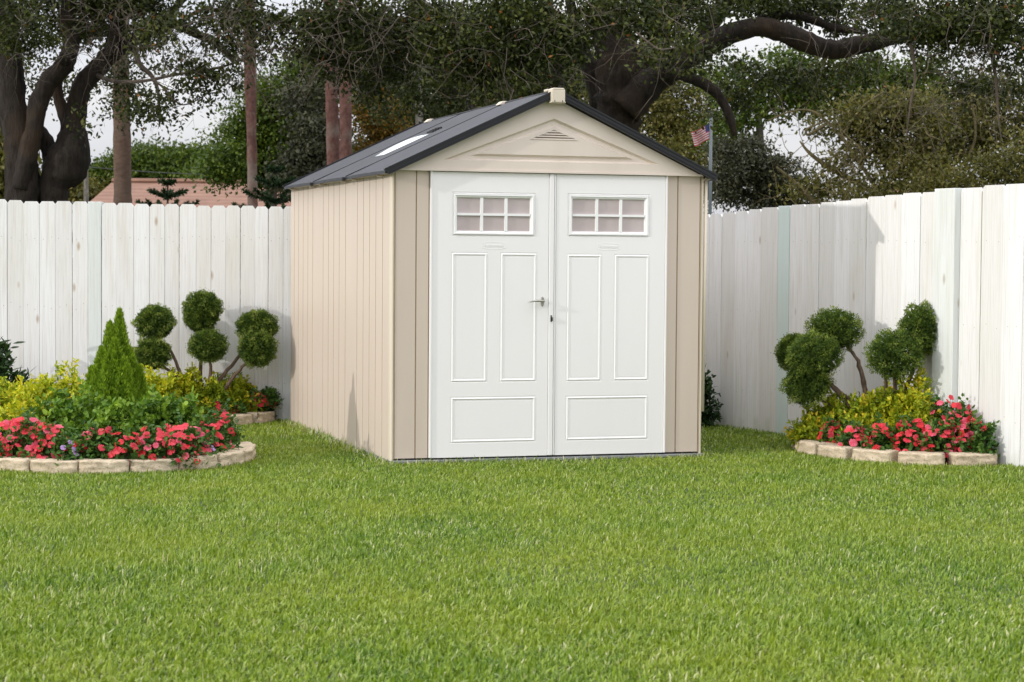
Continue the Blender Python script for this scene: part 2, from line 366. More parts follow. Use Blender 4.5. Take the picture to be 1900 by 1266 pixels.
# corner posts with a rounded outer edge and a dark joint
def corner(x, s, z1=1.872):
    m = MB(); pts = []
    for k in range(7):
        t = math.pi/2*k/6; pts.append((x+s*(.014-.014*math.cos(t)) if True else 0, -.004+.014-.014*math.sin(t)))
    prof = [(x, .045)]+[(x+s*.014*(1-math.cos(t)), .010-.014*math.sin(t)) for t in [math.pi/2*k/5 for k in range(6)]]+[(x+s*.019, .0), (x+s*.019, .045)]
    n = len(prof); vs = [(p[0], p[1], .02) for p in prof]+[(p[0], p[1], z1) for p in prof]
    fs = [(i, (i+1) % n, n+(i+1) % n, n+i) for i in range(n)]+[tuple(reversed(range(n))), tuple(range(n, 2*n))]
    m.add(vs, fs); return m.build('corner_post', M['tan_trim'], shed)
corner(-.006, 1); corner(W_+.006-.005, -1)
for a_, c_ in ((.0135, .0185), (W_-.0245, W_-.0195)):
    b = MB(); b.box(a_, c_, -.0035, .02, .03, 1.865); b.build('corner_joint', M['groove'], shed)
b = MB(); b.tube([(W_+.012, .012, .30), (W_+.016, .01, 1.2), (W_+.018, .008, 1.875)], .011, 8); b.build('corner_trim', M['tan_trim'], shed, smooth=True)
b = MB(); b.box(.24, 1.865, .035, .05, .03, 1.87); b.build('shade_backing', M['shade'], shed)  # dark sheet behind the doors, interior shade put into its colour

# doors
def ring(m, x0, x1, z0, z1, prof, mi=0):
    """mitred rectangular moulding; prof = [(inset, y)] outer to inner"""
    for (i0, y0), (i1, y1) in zip(prof[:-1], prof[1:]):
        o = [(x0+i0, y0, z0+i0), (x1-i0, y0, z0+i0), (x1-i0, y0, z1-i0), (x0+i0, y0, z1-i0)]
        q = [(x0+i1, y1, z0+i1), (x1-i1, y1, z0+i1), (x1-i1, y1, z1-i1), (x0+i1, y1, z1-i1)]
        m.add(o+q, [(k, (k+1) % 4, 4+(k+1) % 4, 4+k) for k in range(4)], mi)
def door(dx0, dx1, panels, win, name_label, hinge_left):
    Y0 = -.014
    m = MB(); holes = panels+[win]
    # face with rectangular holes: slice into horizontal bands
    zs = sorted({.034, 1.858} | {h[2] for h in holes} | {h[3] for h in holes})
    for za, zb in zip(zs[:-1], zs[1:]):
        hs = sorted([(h[0], h[1]) for h in holes if h[2] <= za+1e-6 and h[3] >= zb-1e-6])
        xs = [dx0]+[q for h in hs for q in h]+[dx1]
        for a, c in zip(xs[::2], xs[1::2]):
            m.add([(a, Y0, za), (c, Y0, za), (c, Y0, zb), (a, Y0, zb)], [(0, 1, 2, 3)])
    m.add([(dx0, Y0, .034), (dx1, Y0, .034), (dx1, Y0, 1.858), (dx0, Y0, 1.858), (dx0, .03, .034), (dx1, .03, .034), (dx1, .03, 1.858), (dx0, .03, 1.858)],
          [(4, 5, 1, 0), (5, 6, 2, 1), (6, 7, 3, 2), (7, 4, 0, 3)])
    P = [(0, Y0), (.004, Y0+.0015), (.008, Y0+.0015), (.013, Y0-.003), (.016, Y0-.0032), (.021, Y0+.001), (.026, Y0+.0018), (.029, Y0+.0018), (.033, Y0+.001)]
    for (x0, x1, z0, z1) in panels:
        ring(m, x0, x1, z0, z1, P)
        m.add([(x0+.033, P[-1][1], z0+.033), (x1-.033, P[-1][1], z0+.033), (x1-.033, P[-1][1], z1-.033), (x0+.033, P[-1][1], z1-.033)], [(0, 1, 2, 3)])
    x0, x1, z0, z1 = win
    ring(m, x0, x1, z0, z1, [(0, Y0), (.002, Y0+.004), (.007, Y0+.004), (.011, Y0+.001), (.014, Y0+.02)])
    d = m.build('door', M['white'], shed)
    # window: frame, muntins, six panes
    f = MB(); a0, a1, c0, c1 = x0+.012, x1-.012, z0+.012, z1-.012
    ring(f, a0, a1, c0, c1, [(0, Y0+.012), (.002, Y0-.006), (.010, Y0-.007), (.015, Y0), (.022, Y0+.002), (.026, Y0+.016)])
    g0, g1, h0, h1 = a0+.025, a1-.025, c0+.025, c1-.025
    pw = (g1-g0)/3; ph = (h1-h0)/2; b_ = .009
    for k in (1, 2):
        xc = g0+pw*k; f.prism_y([(xc-b_, h0), (xc+b_, h0), (xc+b_, h1), (xc-b_, h1)], Y0+.0, Y0+.016)
    for xa, xb in ((g0, g0+pw-b_), (g0+pw+b_, g0+2*pw-b_), (g0+2*pw+b_, g1)):
        zc = (h0+h1)/2; f.prism_y([(xa, zc-.0075), (xb, zc-.0075), (xb, zc+.0075), (xa, zc+.0075)], Y0+.001, Y0+.016)
    wf = f.build('window', M['white_frame'], shed)
    p = MB()
    for i in range(3):
        for j in range(2):
            p.box(g0+pw*i, g0+pw*(i+1), Y0+.0145, Y0+.0165, h0+ph*j, h0+ph*(j+1))
    p = MB(); p.box(g0-.002, g1+.002, Y0+.0135, Y0+.0165, h0-.002, h1+.002); p.build('pane', M['pane'], wf)
    # embossed oval badge with the maker's lettering
    cx = (x0+x1)/2-.0; zc = 1.392; e = MB(); hw, hh = .080, .022
    out = [(-hw, -hh*.7), (-hw*.62, -hh), (hw*.62, -hh), (hw, -hh*.7), (hw, hh*.7), (hw*.62, hh), (-hw*.62, hh), (-hw, hh*.7)]
    n = len(out)
    for (k0, y0), (k1, y1) in (((1., Y0), (.985, Y0-.0013)), ((.985, Y0-.0013), (.95, Y0-.0013)), ((.95, Y0-.0013), (.93, Y0+.0))):
        q0 = [(cx+x*k0, y0, zc+z*(k0 if k0 == 1 else k0-.06*(1-k0)/.07*1)) for x, z in out]; q1 = [(cx+x*k1, y1, zc+z*(k1-.06*(1-k1)/.07)) for x, z in out]
        e.add(q0+q1, [(i, (i+1) % n, n+(i+1) % n, n+i) for i in range(n)])
    bd = e.build('badge', M['white'], d)
    tcu = bpy.data.curves.new('badge_lettering', 'FONT'); tcu.body = 'Rubbermaid'; tcu.size = .0265; tcu.align_x = 'CENTER'; tcu.align_y = 'CENTER'; tcu.extrude = .0013; tcu.offset = .0004
    to = bpy.data.objects.new('tmp_text', tcu); COL.objects.link(to)
    bpy.context.view_layer.update(); dg = bpy.context.evaluated_depsgraph_get()
    me = bpy.data.meshes.new_from_object(to.evaluated_get(dg)); bpy.data.objects.remove(to)
    me.transform(Matrix.Translation((cx, Y0-.0005, zc)) @ Matrix.Rotation(math.pi/2, 4, 'X'))
    me.materials.clear(); me.materials.append(M['white']); lo = link('badge_lettering', me, None, d)
    return d
dl = door(.262, 1.040, [(.384, .632, .512, 1.350), (.712, .965, .512, 1.350), (.384, .965, .122, .424)], (.388, .951, 1.448, 1.733), '', True)
dr = door(1.092, 1.850, [(1.164, 1.411, .510, 1.345), (1.492, 1.744, .510, 1.345), (1.164, 1.744, .122, .420)], (1.167, 1.742, 1.452, 1.737), '', False)
tag(dl, 'left white panelled door leaf with lever handle'); tag(dr, 'right white panelled door leaf')
for a, c, y in ((.246, .260, -.022), (1.852, 1.864, -.022)):
    b = MB(); b.box(a, c, y, .02, .034, 1.86); b.build('door_frame', M['white'], shed, bevel=.003)
b = MB(); b.box(1.043, 1.076, -.021, .02, .034, 1.858); b.box(1.0785, 1.089, -.019, .02, .034, 1.858); b.build('door_astragal', M['white'], shed, bevel=.004)
# lever handle
hx, hz = 1.001, 1.036
m = MB()
n = 14
vs = [(hx+.012*math.cos(2*math.pi*k/n), -.0145, hz-.004+.033*math.sin(2*math.pi*k/n)) for k in range(n)]+[(hx+.009*math.cos(2*math.pi*k/n), -.024, hz-.004+.028*math.sin(2*math.pi*k/n)) for k in range(n)]
m.add(vs, [(k, (k+1) % n, n+(k+1) % n, n+k) for k in range(n)]+[tuple(range(n, 2*n)), tuple(reversed(range(n)))])
hd = m.build('handle_plate', M['metal'], dl, smooth=False)
m = MB(); m.tube([(hx, -.02, hz), (hx, -.045, hz), (hx-.006, -.055, hz), (hx-.03, -.058, hz+.003), (hx-.07, -.057, hz+.001), (hx-.112, -.055, hz-.007)], [.009, .008, .009, .0075, .006, .002], 10)
m.build('door_handle', M['metal'], dl, smooth=True)
m = MB(); m.box(1.055, 1.0625, -.028, -.0212, .902, .945); m.box(1.0625, 1.067, -.034, -.0212, .908, .932); m.build('latch', M['dark'], shed, bevel=.001)

# gable
def tri_off(k):            # similar triangles for the pressed panel
    return k
gy = -.030
G_out = [(-.004, 1.868), (.045, 1.866), (W_-.045, 1.866), (W_+.004, 1.868), (W_/2, 2.352)]
T1 = [(.325, 1.934), (1.800, 1.934), (1.066, 2.214)]
T1b = [(.385, 1.945), (1.735, 1.945), (1.066, 2.200)]
T2 = [(.505, 1.964), (1.625, 1.964), (1.066, 2.176)]
T2b = [(.560, 1.976), (1.570, 1.976), (1.066, 2.160)]
m = MB()
o = [(x, gy, z) for x, z in [(.05, 1.874), (W_-.05, 1.874), (W_/2, 2.346)]]
t1 = [(x, gy, z) for x, z in T1]; t1b = [(x, gy+.020, z) for x, z in T1b]; t2 = [(x, gy+.020, z) for x, z in T2]; t2b = [(x, gy+.002, z) for x, z in T2b]
for a, c in ((o, t1), (t1, t1b), (t1b, t2), (t2, t2b)):
    m.add(a+c, [(k, (k+1) % 3, 3+(k+1) % 3, 3+k) for k in range(3)])
# inner triangle, minus the vent
VT = [(.905, 2.078), (1.228, 2.078), (1.066, 2.142)]
vt = [(x, gy+.002, z) for x, z in VT]
m.add(t2b+vt, [(k, (k+1) % 3, 3+(k+1) % 3, 3+k) for k in range(3)])
# lip along the bottom and body behind
m.box(.02, W_-.02, gy-.006, gy+.028, 1.862, 1.874)
m.prism_y([(.03, 1.874), (W_-.03, 1.874), (W_/2, 2.350)], gy+.026, gy+.06)
m.add([(.05, gy, 1.874), (W_/2, gy, 2.346), (W_/2, gy+.03, 2.346), (.05, gy+.03, 1.874)], [(0, 1, 2, 3)])
m.add([(W_-.05, gy, 1.874), (W_/2, gy, 2.346), (W_/2, gy+.03, 2.346), (W_-.05, gy+.03, 1.874)], [(3, 2, 1, 0)])
gb = m.build('gable', M['tan_gable'], shed)
m = MB(); m.add([(VT[0][0]-.0, gy+.022, VT[0][1]), (VT[1][0], gy+.022, VT[1][1]), (VT[2][0], gy+.022, VT[2][1])], [(0, 1, 2)], 1)
nl = 4
for k in range(nl):
    za = VT[0][1]+.064*k/nl; zb = za+.0135
    fa = (za-VT[0][1])/.064; xa, xb = VT[0][0]+.161*fa, VT[1][0]-.162*fa
    fb = (zb-VT[0][1])/.064; xc, xd = VT[0][0]+.161*min(1, fb), VT[1][0]-.162*min(1, fb)
    m.add([(xa, gy-.003, za), (xb, gy-.003, za), (xd, gy+.012, zb), (xc, gy+.012, zb), (xa, gy+.006, za-.0), (xb, gy+.006, za-.0)], [(0, 1, 2, 3), (4, 5, 1, 0)])
m.build('vent', [M['tan_gable'], M['groove']], gb)

# roof: two pitched sides of three interlocking panels each
EX, EZ, RX, RZ = -.048, 1.866, W_/2, 2.388
slope = (RZ-EZ)/(RX-EX)
def roofpt(s, sgn, y, up=0.):         # s: 0 eave .. 1 ridge
    x = EX+(RX-EX)*s; z = EZ+(RZ-EZ)*s; nx, nz = -slope, 1.; q = math.hypot(nx, nz)
    x += up*nx/q; z += up*nz/q
    return (x if sgn < 0 else W_-x, y, z)
seams = [-.055, 1.035, 2.095, 3.21]
roof = empty('roof'); roof.parent = shed; bpy.data.objects.remove(roof)
m = MB()
for sgn in (-1, 1):
    for a, c in zip(seams[:-1], seams[1:]):
        ny, ns = 12, 6; top = []; T = .020
        y0, y1 = a+.0025, c-.0025
        for i in range(ny+1):
            f_ = i/ny; y = y0+(y1-y0)*f_
            bow = .010*math.sin(math.pi*f_)
            row = []
            for j in range(ns+1):
                s_ = j/ns
                s2 = s_ if s_ > 0 else -.012+(-.012)*math.sin(math.pi*f_)
                lift = 0.004*math.sin(math.pi*f_)+(0 if s_ > .1 else -.004*(1-f_*(1-f_)*4))
                row.append(roofpt(s2, sgn, y, lift))
            top.append(row)
        vs = [p for row in top for p in row]; N1 = ns+1
        fs = [((i)*N1+j, (i)*N1+j+1, (i+1)*N1+j+1, (i+1)*N1+j) for i in range(ny) for j in range(ns)]
        if sgn < 0: fs = [tuple(reversed(q)) for q in fs]
        m.add(vs, fs)
        # thickness: underside and edges
        bot = [(p[0], p[1], p[2]-T) for p in vs]
        m.add(bot, [tuple(reversed(q)) for q in fs])
        def strip(idx):
            t = [vs[k] for k in idx]; u_ = [bot[k] for k in idx]; n_ = len(t)
            m.add(t+u_, [(k, k+1, n_+k+1, n_+k) for k in range(n_-1)])
        strip([i*N1 for i in range(ny+1)]); strip(list(range(N1))); strip([ny*N1+j for j in range(N1)])
    # two shallow ribs running up the slope at each seam
rf = m.build('roof', M['roof'], shed)
m = MB()
for sgn in (-1, 1):
    for y in seams[1:-1]:
        for dy, w2, h2 in ((0, .0042, .0035),):
            p = [roofpt(-.015, sgn, y-w2, h2), roofpt(-.015, sgn, y+w2, h2), roofpt(1., sgn, y+w2, h2), roofpt(1., sgn, y-w2, h2)]
            m.add(p+[(q_[0], q_[1], q_[2]-.006) for q_ in p], [(0, 1, 2, 3), (3, 2, 1, 0), (0, 1, 5, 4), (1, 2, 6, 5), (2, 3, 7, 6), (3, 0, 4, 7)])
        e = roofpt(-.03, sgn, y, -.006); m.box(e[0]-.010, e[0]+.012, y-.012, y+.012, e[2]-.016, e[2]+.008)
    for y in (.5, 1.55, 2.65):       # faint pressed line in each panel
        p = [roofpt(.02, sgn, y-.0025, .0048), roofpt(.02, sgn, y+.0025, .0048), roofpt(.99, sgn, y+.0025, .0048), roofpt(.99, sgn, y-.0025, .0048)]
m.build('roof_seam', M['seam'], rf)
# rake trims (front and rear)
for yf, yb, nm in ((-.085, -.045, 'front'), (3.20, 3.235, 'rear')):
    for sgn in (-1, 1):
        m = MB()
        def q(s_, up): p = roofpt(s_, sgn, 0, up); return (p[0], p[2])
        for (y0, y1, ut, ub) in ((yf, yb, .009, -.031), (yf-.006, yf, .012, .002), (yf-.005, yf, -.017, -.022), (yf-.006, yf, -.028, -.034)):
            pts = [q(-.006, ub), q(1.0, ub), q(1.0, ut), q(-.016, ut)]
            if sgn > 0: pts = pts[::-1]
            m.prism_y(pts, y0, y1)
        m.build('rake_trim', M['rake'], rf)
# skylight: shallow milky dome on the middle panel, and a black louvre above it
def dome(s0, s1, y0, y1, h, name, mat, e=2.4):
    m = MB(); na, nb = 14, 8; vs = []
    for i in range(na+1):
        for j in range(nb+1):
            a = i/na; b_ = j/nb
            hh = h*(1-abs(2*a-1)**e)**.8*(1-abs(2*b_-1)**e)**.8
            vs.append(roofpt(s0+(s1-s0)*a, -1, y0+(y1-y0)*b_, .004+hh))
    m.add(vs, [((i+1)*(nb+1)+j, (i)*(nb+1)+j, (i)*(nb+1)+j+1, (i+1)*(nb+1)+j+1) for i in range(na) for j in range(nb)])
    return m.build(name, mat, shed, smooth=True)
sk = dome(.312, .605, 1.41, 1.69, .020, 'skylight', M['skylight']); sk.parent = rf
m = MB()
for k in range(4):
    s_ = .625+.018*k; p0 = roofpt(s_, -1, 1.40, .004); p1 = roofpt(s_+.012, -1, 1.58, .018); m.box(p0[0], p0[0]+.010, 1.40, 1.56, p0[2]-.004, p0[2]+.014)
m.build('roof_vent', M['seam'], rf)
# ridge cap pieces
m = MB()
m.box(RX-.045, RX+.045, -.118, -.035, 2.312, 2.393)
m.prism_y([(RX-.045, 2.393), (RX+.045, 2.393), (RX+.034, 2.404), (RX-.034, 2.404)], -.118, -.035)
m.box(RX-.052, RX+.052, -.112, -.06, 2.308, 2.3165); 
m.box(RX-.052, RX-.0, -.034, .03, 2.386, 2.402)
m.build('ridge_end_cap', M['tan_trim'], rf, bevel=.004)
for x in (RX-.026, RX+.026):
    m = MB(); m.box(x-.002, x+.002, -.1195, -.116, 2.314, 2.326); m.build('cap_slot', M['dark'], rf)
for y in (1.035, 2.95):
    m = MB(); m.prism_y([(RX-.06, 2.372), (RX+.06, 2.372), (RX+.03, 2.400), (RX-.03, 2.400)], y-.04, y+.04); m.build('ridge_clip', M['tan_trim'], rf, bevel=.006)
m = MB(); m.tube([(RX, -.04, 2.386), (RX, 3.2, 2.386)], .013, 8); m.build('ridge_strip', M['rake'], rf)
# gutter-like soffit strip under the eave with little brackets
for sgn in (-1, 1):
    m = MB(); x = EX+.01 if sgn < 0 else W_-EX-.01
    x0, x1 = (x, x+.05) if sgn < 0 else (x-.05, x); m.box(x0, x1, -.02, 3.19, 1.840, 1.848)
    m.build('soffit', M['tan'], rf)
for y in (.20, .90, 1.25, 1.95, 2.3, 3.0):
    m = MB(); m.box(-.047, -.008, y-.012, y+.012, 1.826, 1.842); m.build('eave_bracket', M['tan'], rf, bevel=.003)

# ------------------------------------------------------------------ fences
def fence(name, P, Q, bounds_px, row, s_lo, s_hi, ztop, posts, label, seed, pitch):
    """boards between boundaries measured along the fence line; posts = list of boundary intervals to make a post, by index"""
    rs = np.random.RandomState(seed)
    P = np.array(P[:2], float); Q = np.array(Q[:2], float); d = (Q-P)/np.linalg.norm(Q-P); nrm = np.array([d[1], -d[0]])   # towards camera side
    S = [float((on_line(px, row, P, Q)[:2]-P)@d) for px in bounds_px]
    if not S: S = [0.]
    lo = []; s = S[0]
    while s > s_lo: s -= pitch*rs.uniform(.96, 1.04); lo.append(s)
    hi = []; s = S[-1]
    while s < s_hi: s += pitch*rs.uniform(.96, 1.04); hi.append(s)
    off = len(lo); S = lo[::-1]+S+hi
    root = empty(name, (P[0], P[1], 0), math.atan2(d[1], d[0]), label, 'fence')
    pidx = {off+i: kind for i, kind in posts.items()}
    # local frame: x along, y = away from camera, z up
    parts = []; cur = []
    for i in range(len(S)-1):
        if i in pidx:
            parts.append(cur); cur = []
        else: cur.append(i)
    parts.append(cur)
    for cur in parts:
        if not cur: continue
        V = []; Fq = []; F6 = []; tn = []; tn6 = []; NL = []
        for i in cur:
            g = .0016 if (i % 2) else .0042
            a, c = S[i]+g*.5, S[i+1]-g*.5; t = ztop((a+c)/2)+rs.normal(0, .004); e = min(.020, (c-a)*.2); y0 = rs.normal(0, .0015)-.018; y1 = y0+.018
            prof = [(a, -.01), (c, -.01), (c, t-e*1.25), (c-e, t), (a+e, t), (a, t-e*1.25)]
            lean = rs.normal(0, .0012)
            base = len(V)
            for yy in (y0, y1):
                for x, z in prof: V.append((x+lean*z, yy, z))
            F6 += [[base+k for k in range(6)], [base+6+k for k in reversed(range(6))]]
            Fq += [[base+(k+1) % 6, base+k, base+6+k, base+6+(k+1) % 6] for k in range(6)]
            for zr in (.3, .9, 1.45):
                for xn in (a+(c-a)*.25, a+(c-a)*.75):
                    bn = len(V); xc, zc = xn+rs.normal(0, .006), zr+rs.normal(0, .012); V += [(xc+lean*zc+.0034*math.cos(q*math.pi/3), y0-.0008, zc+.0034*math.sin(q*math.pi/3)) for q in range(6)]; NL.append([bn+q for q in range(6)])
            tv = rs.uniform(0, 1); tn6 += [tv]*2; tn += [tv]*6
        nn_ = len(NL); np_mesh('board_panel', np.array(V), [np.array(F6), np.array(NL), np.array(Fq)], M['fence'], root,
                {'tone': np.array(tn6+[.5]*nn_+tn), 'mint': np.zeros(len(tn6+tn)+nn_), 'nail': np.array([0.]*len(tn6)+[.8]*nn_+[0.]*len(tn))})
    # rails behind
    x0, x1 = S[0], S[-1]
    for zr in (.3, .9, 1.45):
        V = [(x, y, z) for x in (x0, x1) for y, z in ((.003, zr-.045), (.041, zr-.045), (.041, zr+.045), (.003, zr+.045))]
        o = np_mesh('rail', np.array(V), [np.array([[0, 4, 5, 1], [1, 5, 6, 2], [2, 6, 7, 3], [3, 7, 4, 0], [0, 1, 2, 3], [7, 6, 5, 4]])], M['fence'], root, {'tone': np.full(6, .4), 'mint': np.zeros(6)})
    for i, kind in pidx.items():
        a, c = S[i]+.002, S[i+1]-.002; t = ztop((a+c)/2)+kind[2]
        y0 = -.018-kind[1]; y1 = .085
        V = [(x, y, z) for z in (-.01, t) for x, y in ((a, y0), (c, y0), (c, y1), (a, y1))]
        fs = [[0, 1, 5, 4], [1, 2, 6, 5], [2, 3, 7, 6], [3, 0, 4, 7], [4, 5, 6, 7], [3, 2, 1, 0]]
        mint = np.array([kind[0]]*6, float); mint[3] *= .2
        o = np_mesh('post', np.array(V), [np.array(fs)], M['fence'], root, {'tone': np.array([.6]*6), 'mint': mint})
        md = o.modifiers.new('b', 'BEVEL'); md.width = .003; md.segments = 1
    return root
LP, LQ = (-1.2, 15.95), (-9., 15.95)
fence('wooden_fence', (-9., 15.95), (-1.2, 15.95), [14, 44, 74, 104, 135, 164, 189, 217, 249, 278, 306, 333, 364, 392, 419, 446, 473, 498, 525, 552], 560,
      0., 8.6, lambda s: 1.745-.0205*(s-5.0)/1.0*.9, {5: (.35, .004, .004)}, 'whitewashed dog-ear board fence left of the shed behind the pompom topiary', 3, .125)
RP, RQ = ground(1310, 787), ground(1900, 870)
dd = (RQ-RP)[:2]; dd /= np.linalg.norm(dd); RS = RP[:2]-dd*.95
fence('wooden_fence', RS, RQ[:2], [1318, 1341, 1366, 1390, 1414, 1446, 1467, 1495, 1522, 1550, 1579, 1610, 1641, 1675, 1710, 1745, 1784, 1823, 1863, 1902, 1943], 560,
      0., 8.4, lambda s: 1.673+.0385*(s-.95), {5: (.8, .004, .004), 15: (.25, .050, .008)},
      'whitewashed board fence running forward on the right with the shed shadow on it', 5, .165)
fence('wooden_fence', (-1.22, 16.0), (RS[0], RS[1]), [], 560, 0., 2.3, lambda s: 1.68, {},
      'short whitewashed board fence run joining the corner behind the shed', 9, .14)

# ------------------------------------------------------------------ ground
def disc(name, cx, cy, rad, z, mat, kind='structure'):
    n = 96; V = [(cx, cy, z)]+[(cx+rad*math.cos(2*math.pi*k/n), cy+rad*math.sin(2*math.pi*k/n), z) for k in range(n)]
    return tag(np_mesh(name, np.array(V), [np.array([[0, 1+k, 1+(k+1) % n] for k in range(n)])], mat), kind=kind)
disc('ground', 0, 60, 900, -.02, M['ground'])
g = np_mesh('lawn', np.array([(-9, -2, 0), (9, -2, 0), (9, 16.9, 0), (-9, 16.9, 0)], float), [np.array([[0, 1, 2, 3]])], M['soil']); tag(g, kind='structure')

BA = (-2.577, 12.80, .915); BB = (-2.98, 16.02, 1.10, .80); BC = (2.86, 13.72, .90, 1.02)
def in_bedA(x, y, m=0.): return (x-BA[0])**2+(y-BA[1])**2 < (BA[2]+m)**2
def in_bedB(x, y, m=0.): return ((x-BB[0])/(BB[2]+m))**2+((y-BB[1])/(BB[3]+m))**2 < 1
def in_bedC(x, y, m=0.): return ((x-BC[0])/(BC[2]+m))**2+((y-BC[1])/(BC[3]+m))**2 < 1
def right_of_fence(x, y): return (x-RP[0])*(-dd[1])+(y-RP[1])*dd[0] > -.0   # beyond the right fence

def mound(name, c, rx, ry, h, mat, label, cat, ymax=None, clipR=False):
    n, m_ = 48, 8; V = [(c[0], c[1], h)]
    for i in range(1, m_+1):
        for k in range(n):
            t = 2*math.pi*k/n; f_ = i/m_; x = c[0]+rx*f_*math.cos(t); y = c[1]+ry*f_*math.sin(t)
            if ymax is not None: y = min(y, ymax)
            if clipR:
                o_ = (x-RP[0])*(-dd[1])+(y-RP[1])*dd[0]
                if o_ > -.03: x -= (o_+.03)*(-dd[1]); y -= (o_+.03)*dd[0]
            V.append((x, y, .004+h*(1-f_**2)+R.uniform(-.006, .006)*(f_ < 1)))
    F3 = [[0, 1+k, 1+(k+1) % n] for k in range(n)]; F4 = [[1+i*n+k, 1+(i+1)*n+k, 1+(i+1)*n+(k+1) % n, 1+i*n+(k+1) % n] for i in range(m_-1) for k in range(n)]
    return tag(np_mesh(name, np.array(V), [np.array(F3), np.array(F4)], mat, smooth=True), label, cat, kind='structure')
mound('flower_bed', BA, BA[2]-.05, BA[2]-.05, .10, M['mulch'], None, None)
mound('flower_bed', BB, BB[2]-.05, BB[3]-.05, .10, M['mulch'], None, None, ymax=15.92)
mound('flower_bed', BC, BC[2]-.05, BC[3]-.05, .10, M['mulch'], None, None, clipR=True)

# ------------------------------------------------------------------ edging blocks
def block_mesh(wid, dep, hgt, seed):
    rs = np.random.RandomState(seed); nx, nz, ny = 16, 6, 6; bm = bmesh.new()
    bmesh.ops.create_cube(bm, size=1.); bmesh.ops.subdivide_edges(bm, edges=bm.edges[:], cuts=9, use_grid_fill=True)
    from mathutils import noise
    o = Vector((seed*3.1, seed*1.7, 0))
    for v in bm.verts:
        x, y, z = v.co
        taper = 1-(y+.5)*.16
        p = Vector((x*wid*taper, y*dep, (z+.5)*hgt))
        if y < -.49:       # split rough face, slightly bowed
            p.y += -.010*(1-(2*x)**2)+.016*noise.noise(p*26+o)+.008*noise.noise(p*70+o)
            if abs(z) > .49 or abs(x) > .49: p.y += .010
        p.z += .004*noise.noise(p*14+o)+.002*noise.noise(p*60+o)
        p.x += .003*noise.noise(p*22+o*2)
        v.co = p
    me = bpy.data.meshes.new('edging_block'); bm.to_mesh(me); bm.free(); me.materials.append(M['block'])
    me.polygons.foreach_set('use_smooth', [True]*len(me.polygons))
    return me
BMESH = [block_mesh(.298, .17, .088, k) for k in range(5)]
bcount = 0
ORD = ['first', 'second', 'third', 'fourth', 'fifth', 'sixth', 'seventh', 'eighth', 'ninth', 'tenth', 'eleventh', 'twelfth', 'thirteenth', 'fourteenth']
def put_block(x, y, face_ang, label, group, z=-.002, sc=1.):
    global bcount
    o = bpy.data.objects.new('edging_block', BMESH[bcount % 5]); COL.objects.link(o); bcount += 1
    o.location = (x, y, z); o.rotation_euler = (R.normal(0, .008), R.normal(0, .01), face_ang+R.normal(0, .015)); o.scale = (sc, 1, R.uniform(.97, 1.03))
    tag(o, label, 'edging block', group)
def arc_blocks(c, r, start_xy, n_back, n_fwd, what, group, labels):
    a0 = math.atan2(start_xy[1]-c[1], start_xy[0]-c[0]); step = .306/r; k_ = 0
    rr = r-.085
    for k in range(-n_back, n_fwd):
        a = a0+step*(k+.5); x, y = c[0]+rr*math.cos(a), c[1]+rr*math.sin(a)
        put_block(x, y, a+math.pi/2, labels[k_], group); k_ += 1
s1 = ground(150, 879)
LA = ['tan edging block cut off by the left edge of the photo under coral flowers', 'tan edging block by the left photo edge just left of the lilac flowers']
LA += ['tan edging block directly under the two lilac flowers', 'tan edging block under the dark green conifer, next right of the lilac flowers',
       'tan edging block midway between the conifer and the right tip of the left bed', 'tan edging block angled upward near the right tip of the left bed',
       'tan edging block at the right tip of the left bed facing the shed', 'tan edging block turning back behind the right tip of the left bed']
LA = ['tan edging block furthest left, mostly outside the left photo edge'] + LA
arc_blocks(BA, BA[2]+.0, (s1[0], s1[1]), 3, 6, 'left bed', 'tan edging blocks around the left flower bed', LA+['tan edging block at the back right of the left bed, hidden by coral flowers']*1)
# rear left bed (half ellipse against the fence)
ts = np.linspace(-.02, -math.pi+.02, 400); ex = BB[0]+(BB[2]-.085)*np.cos(ts); ey = BB[1]-.12+(BB[3]-.085)*np.sin(ts)
L = np.concatenate([[0], np.cumsum(np.hypot(np.diff(ex), np.diff(ey)))])
LB = ['tan edging block ending the rear left bed against the fence beside the shed', 'tan edging block second from the shed in the rear left bed', 'tan edging block third from the shed in the rear left bed, beside coral flowers']
k = 0; s = .17
while s < L[-1]-.1:
    x, y = np.interp(s, L, ex), np.interp(s, L, ey); x2, y2 = np.interp(s+.05, L, ex), np.interp(s+.05, L, ey); x1, y1 = np.interp(s-.05, L, ex), np.interp(s-.05, L, ey)
    ang = math.atan2(y1-y2, x1-x2)
    lab = LB[k] if k < 3 else ('%s edging block from shed, in rear left bed behind plants' % ORD[k])
    put_block(x, y, ang, lab, 'tan edging blocks around the rear left bed'); s += .306; k += 1
LC = ['tan edging block at the far left end of the right bed by the fence', 'tan edging block second from the far left end of the right bed', 'tan edging block third from the far left end of the right bed',
      'tan edging block fourth from the far left end of the right bed, below scarlet blooms', 'tan edging block third from the right end of the right bed', 'tan edging block second from the right end of the right bed', 'tan edging block at the right end of the right bed against the fence']
ts = np.linspace(math.radians(-73), math.radians(-225), 500); ex = BC[0]+(BC[2]-.085)*np.cos(ts); ey = BC[1]+(BC[3]-.085)*np.sin(ts)
L = np.concatenate([[0], np.cumsum(np.hypot(np.diff(ex), np.diff(ey)))])
for k in range(7):
    sc_ = .153+.306*k; x, y = np.interp(sc_, L, ex), np.interp(sc_, L, ey); x2, y2 = np.interp(sc_+.05, L, ex), np.interp(sc_+.05, L, ey); x1, y1 = np.interp(sc_-.05, L, ex), np.interp(sc_-.05, L, ey)
    put_block(x, y, math.atan2(y1-y2, x1-x2), LC[6-k], 'tan edging blocks around the right flower bed')

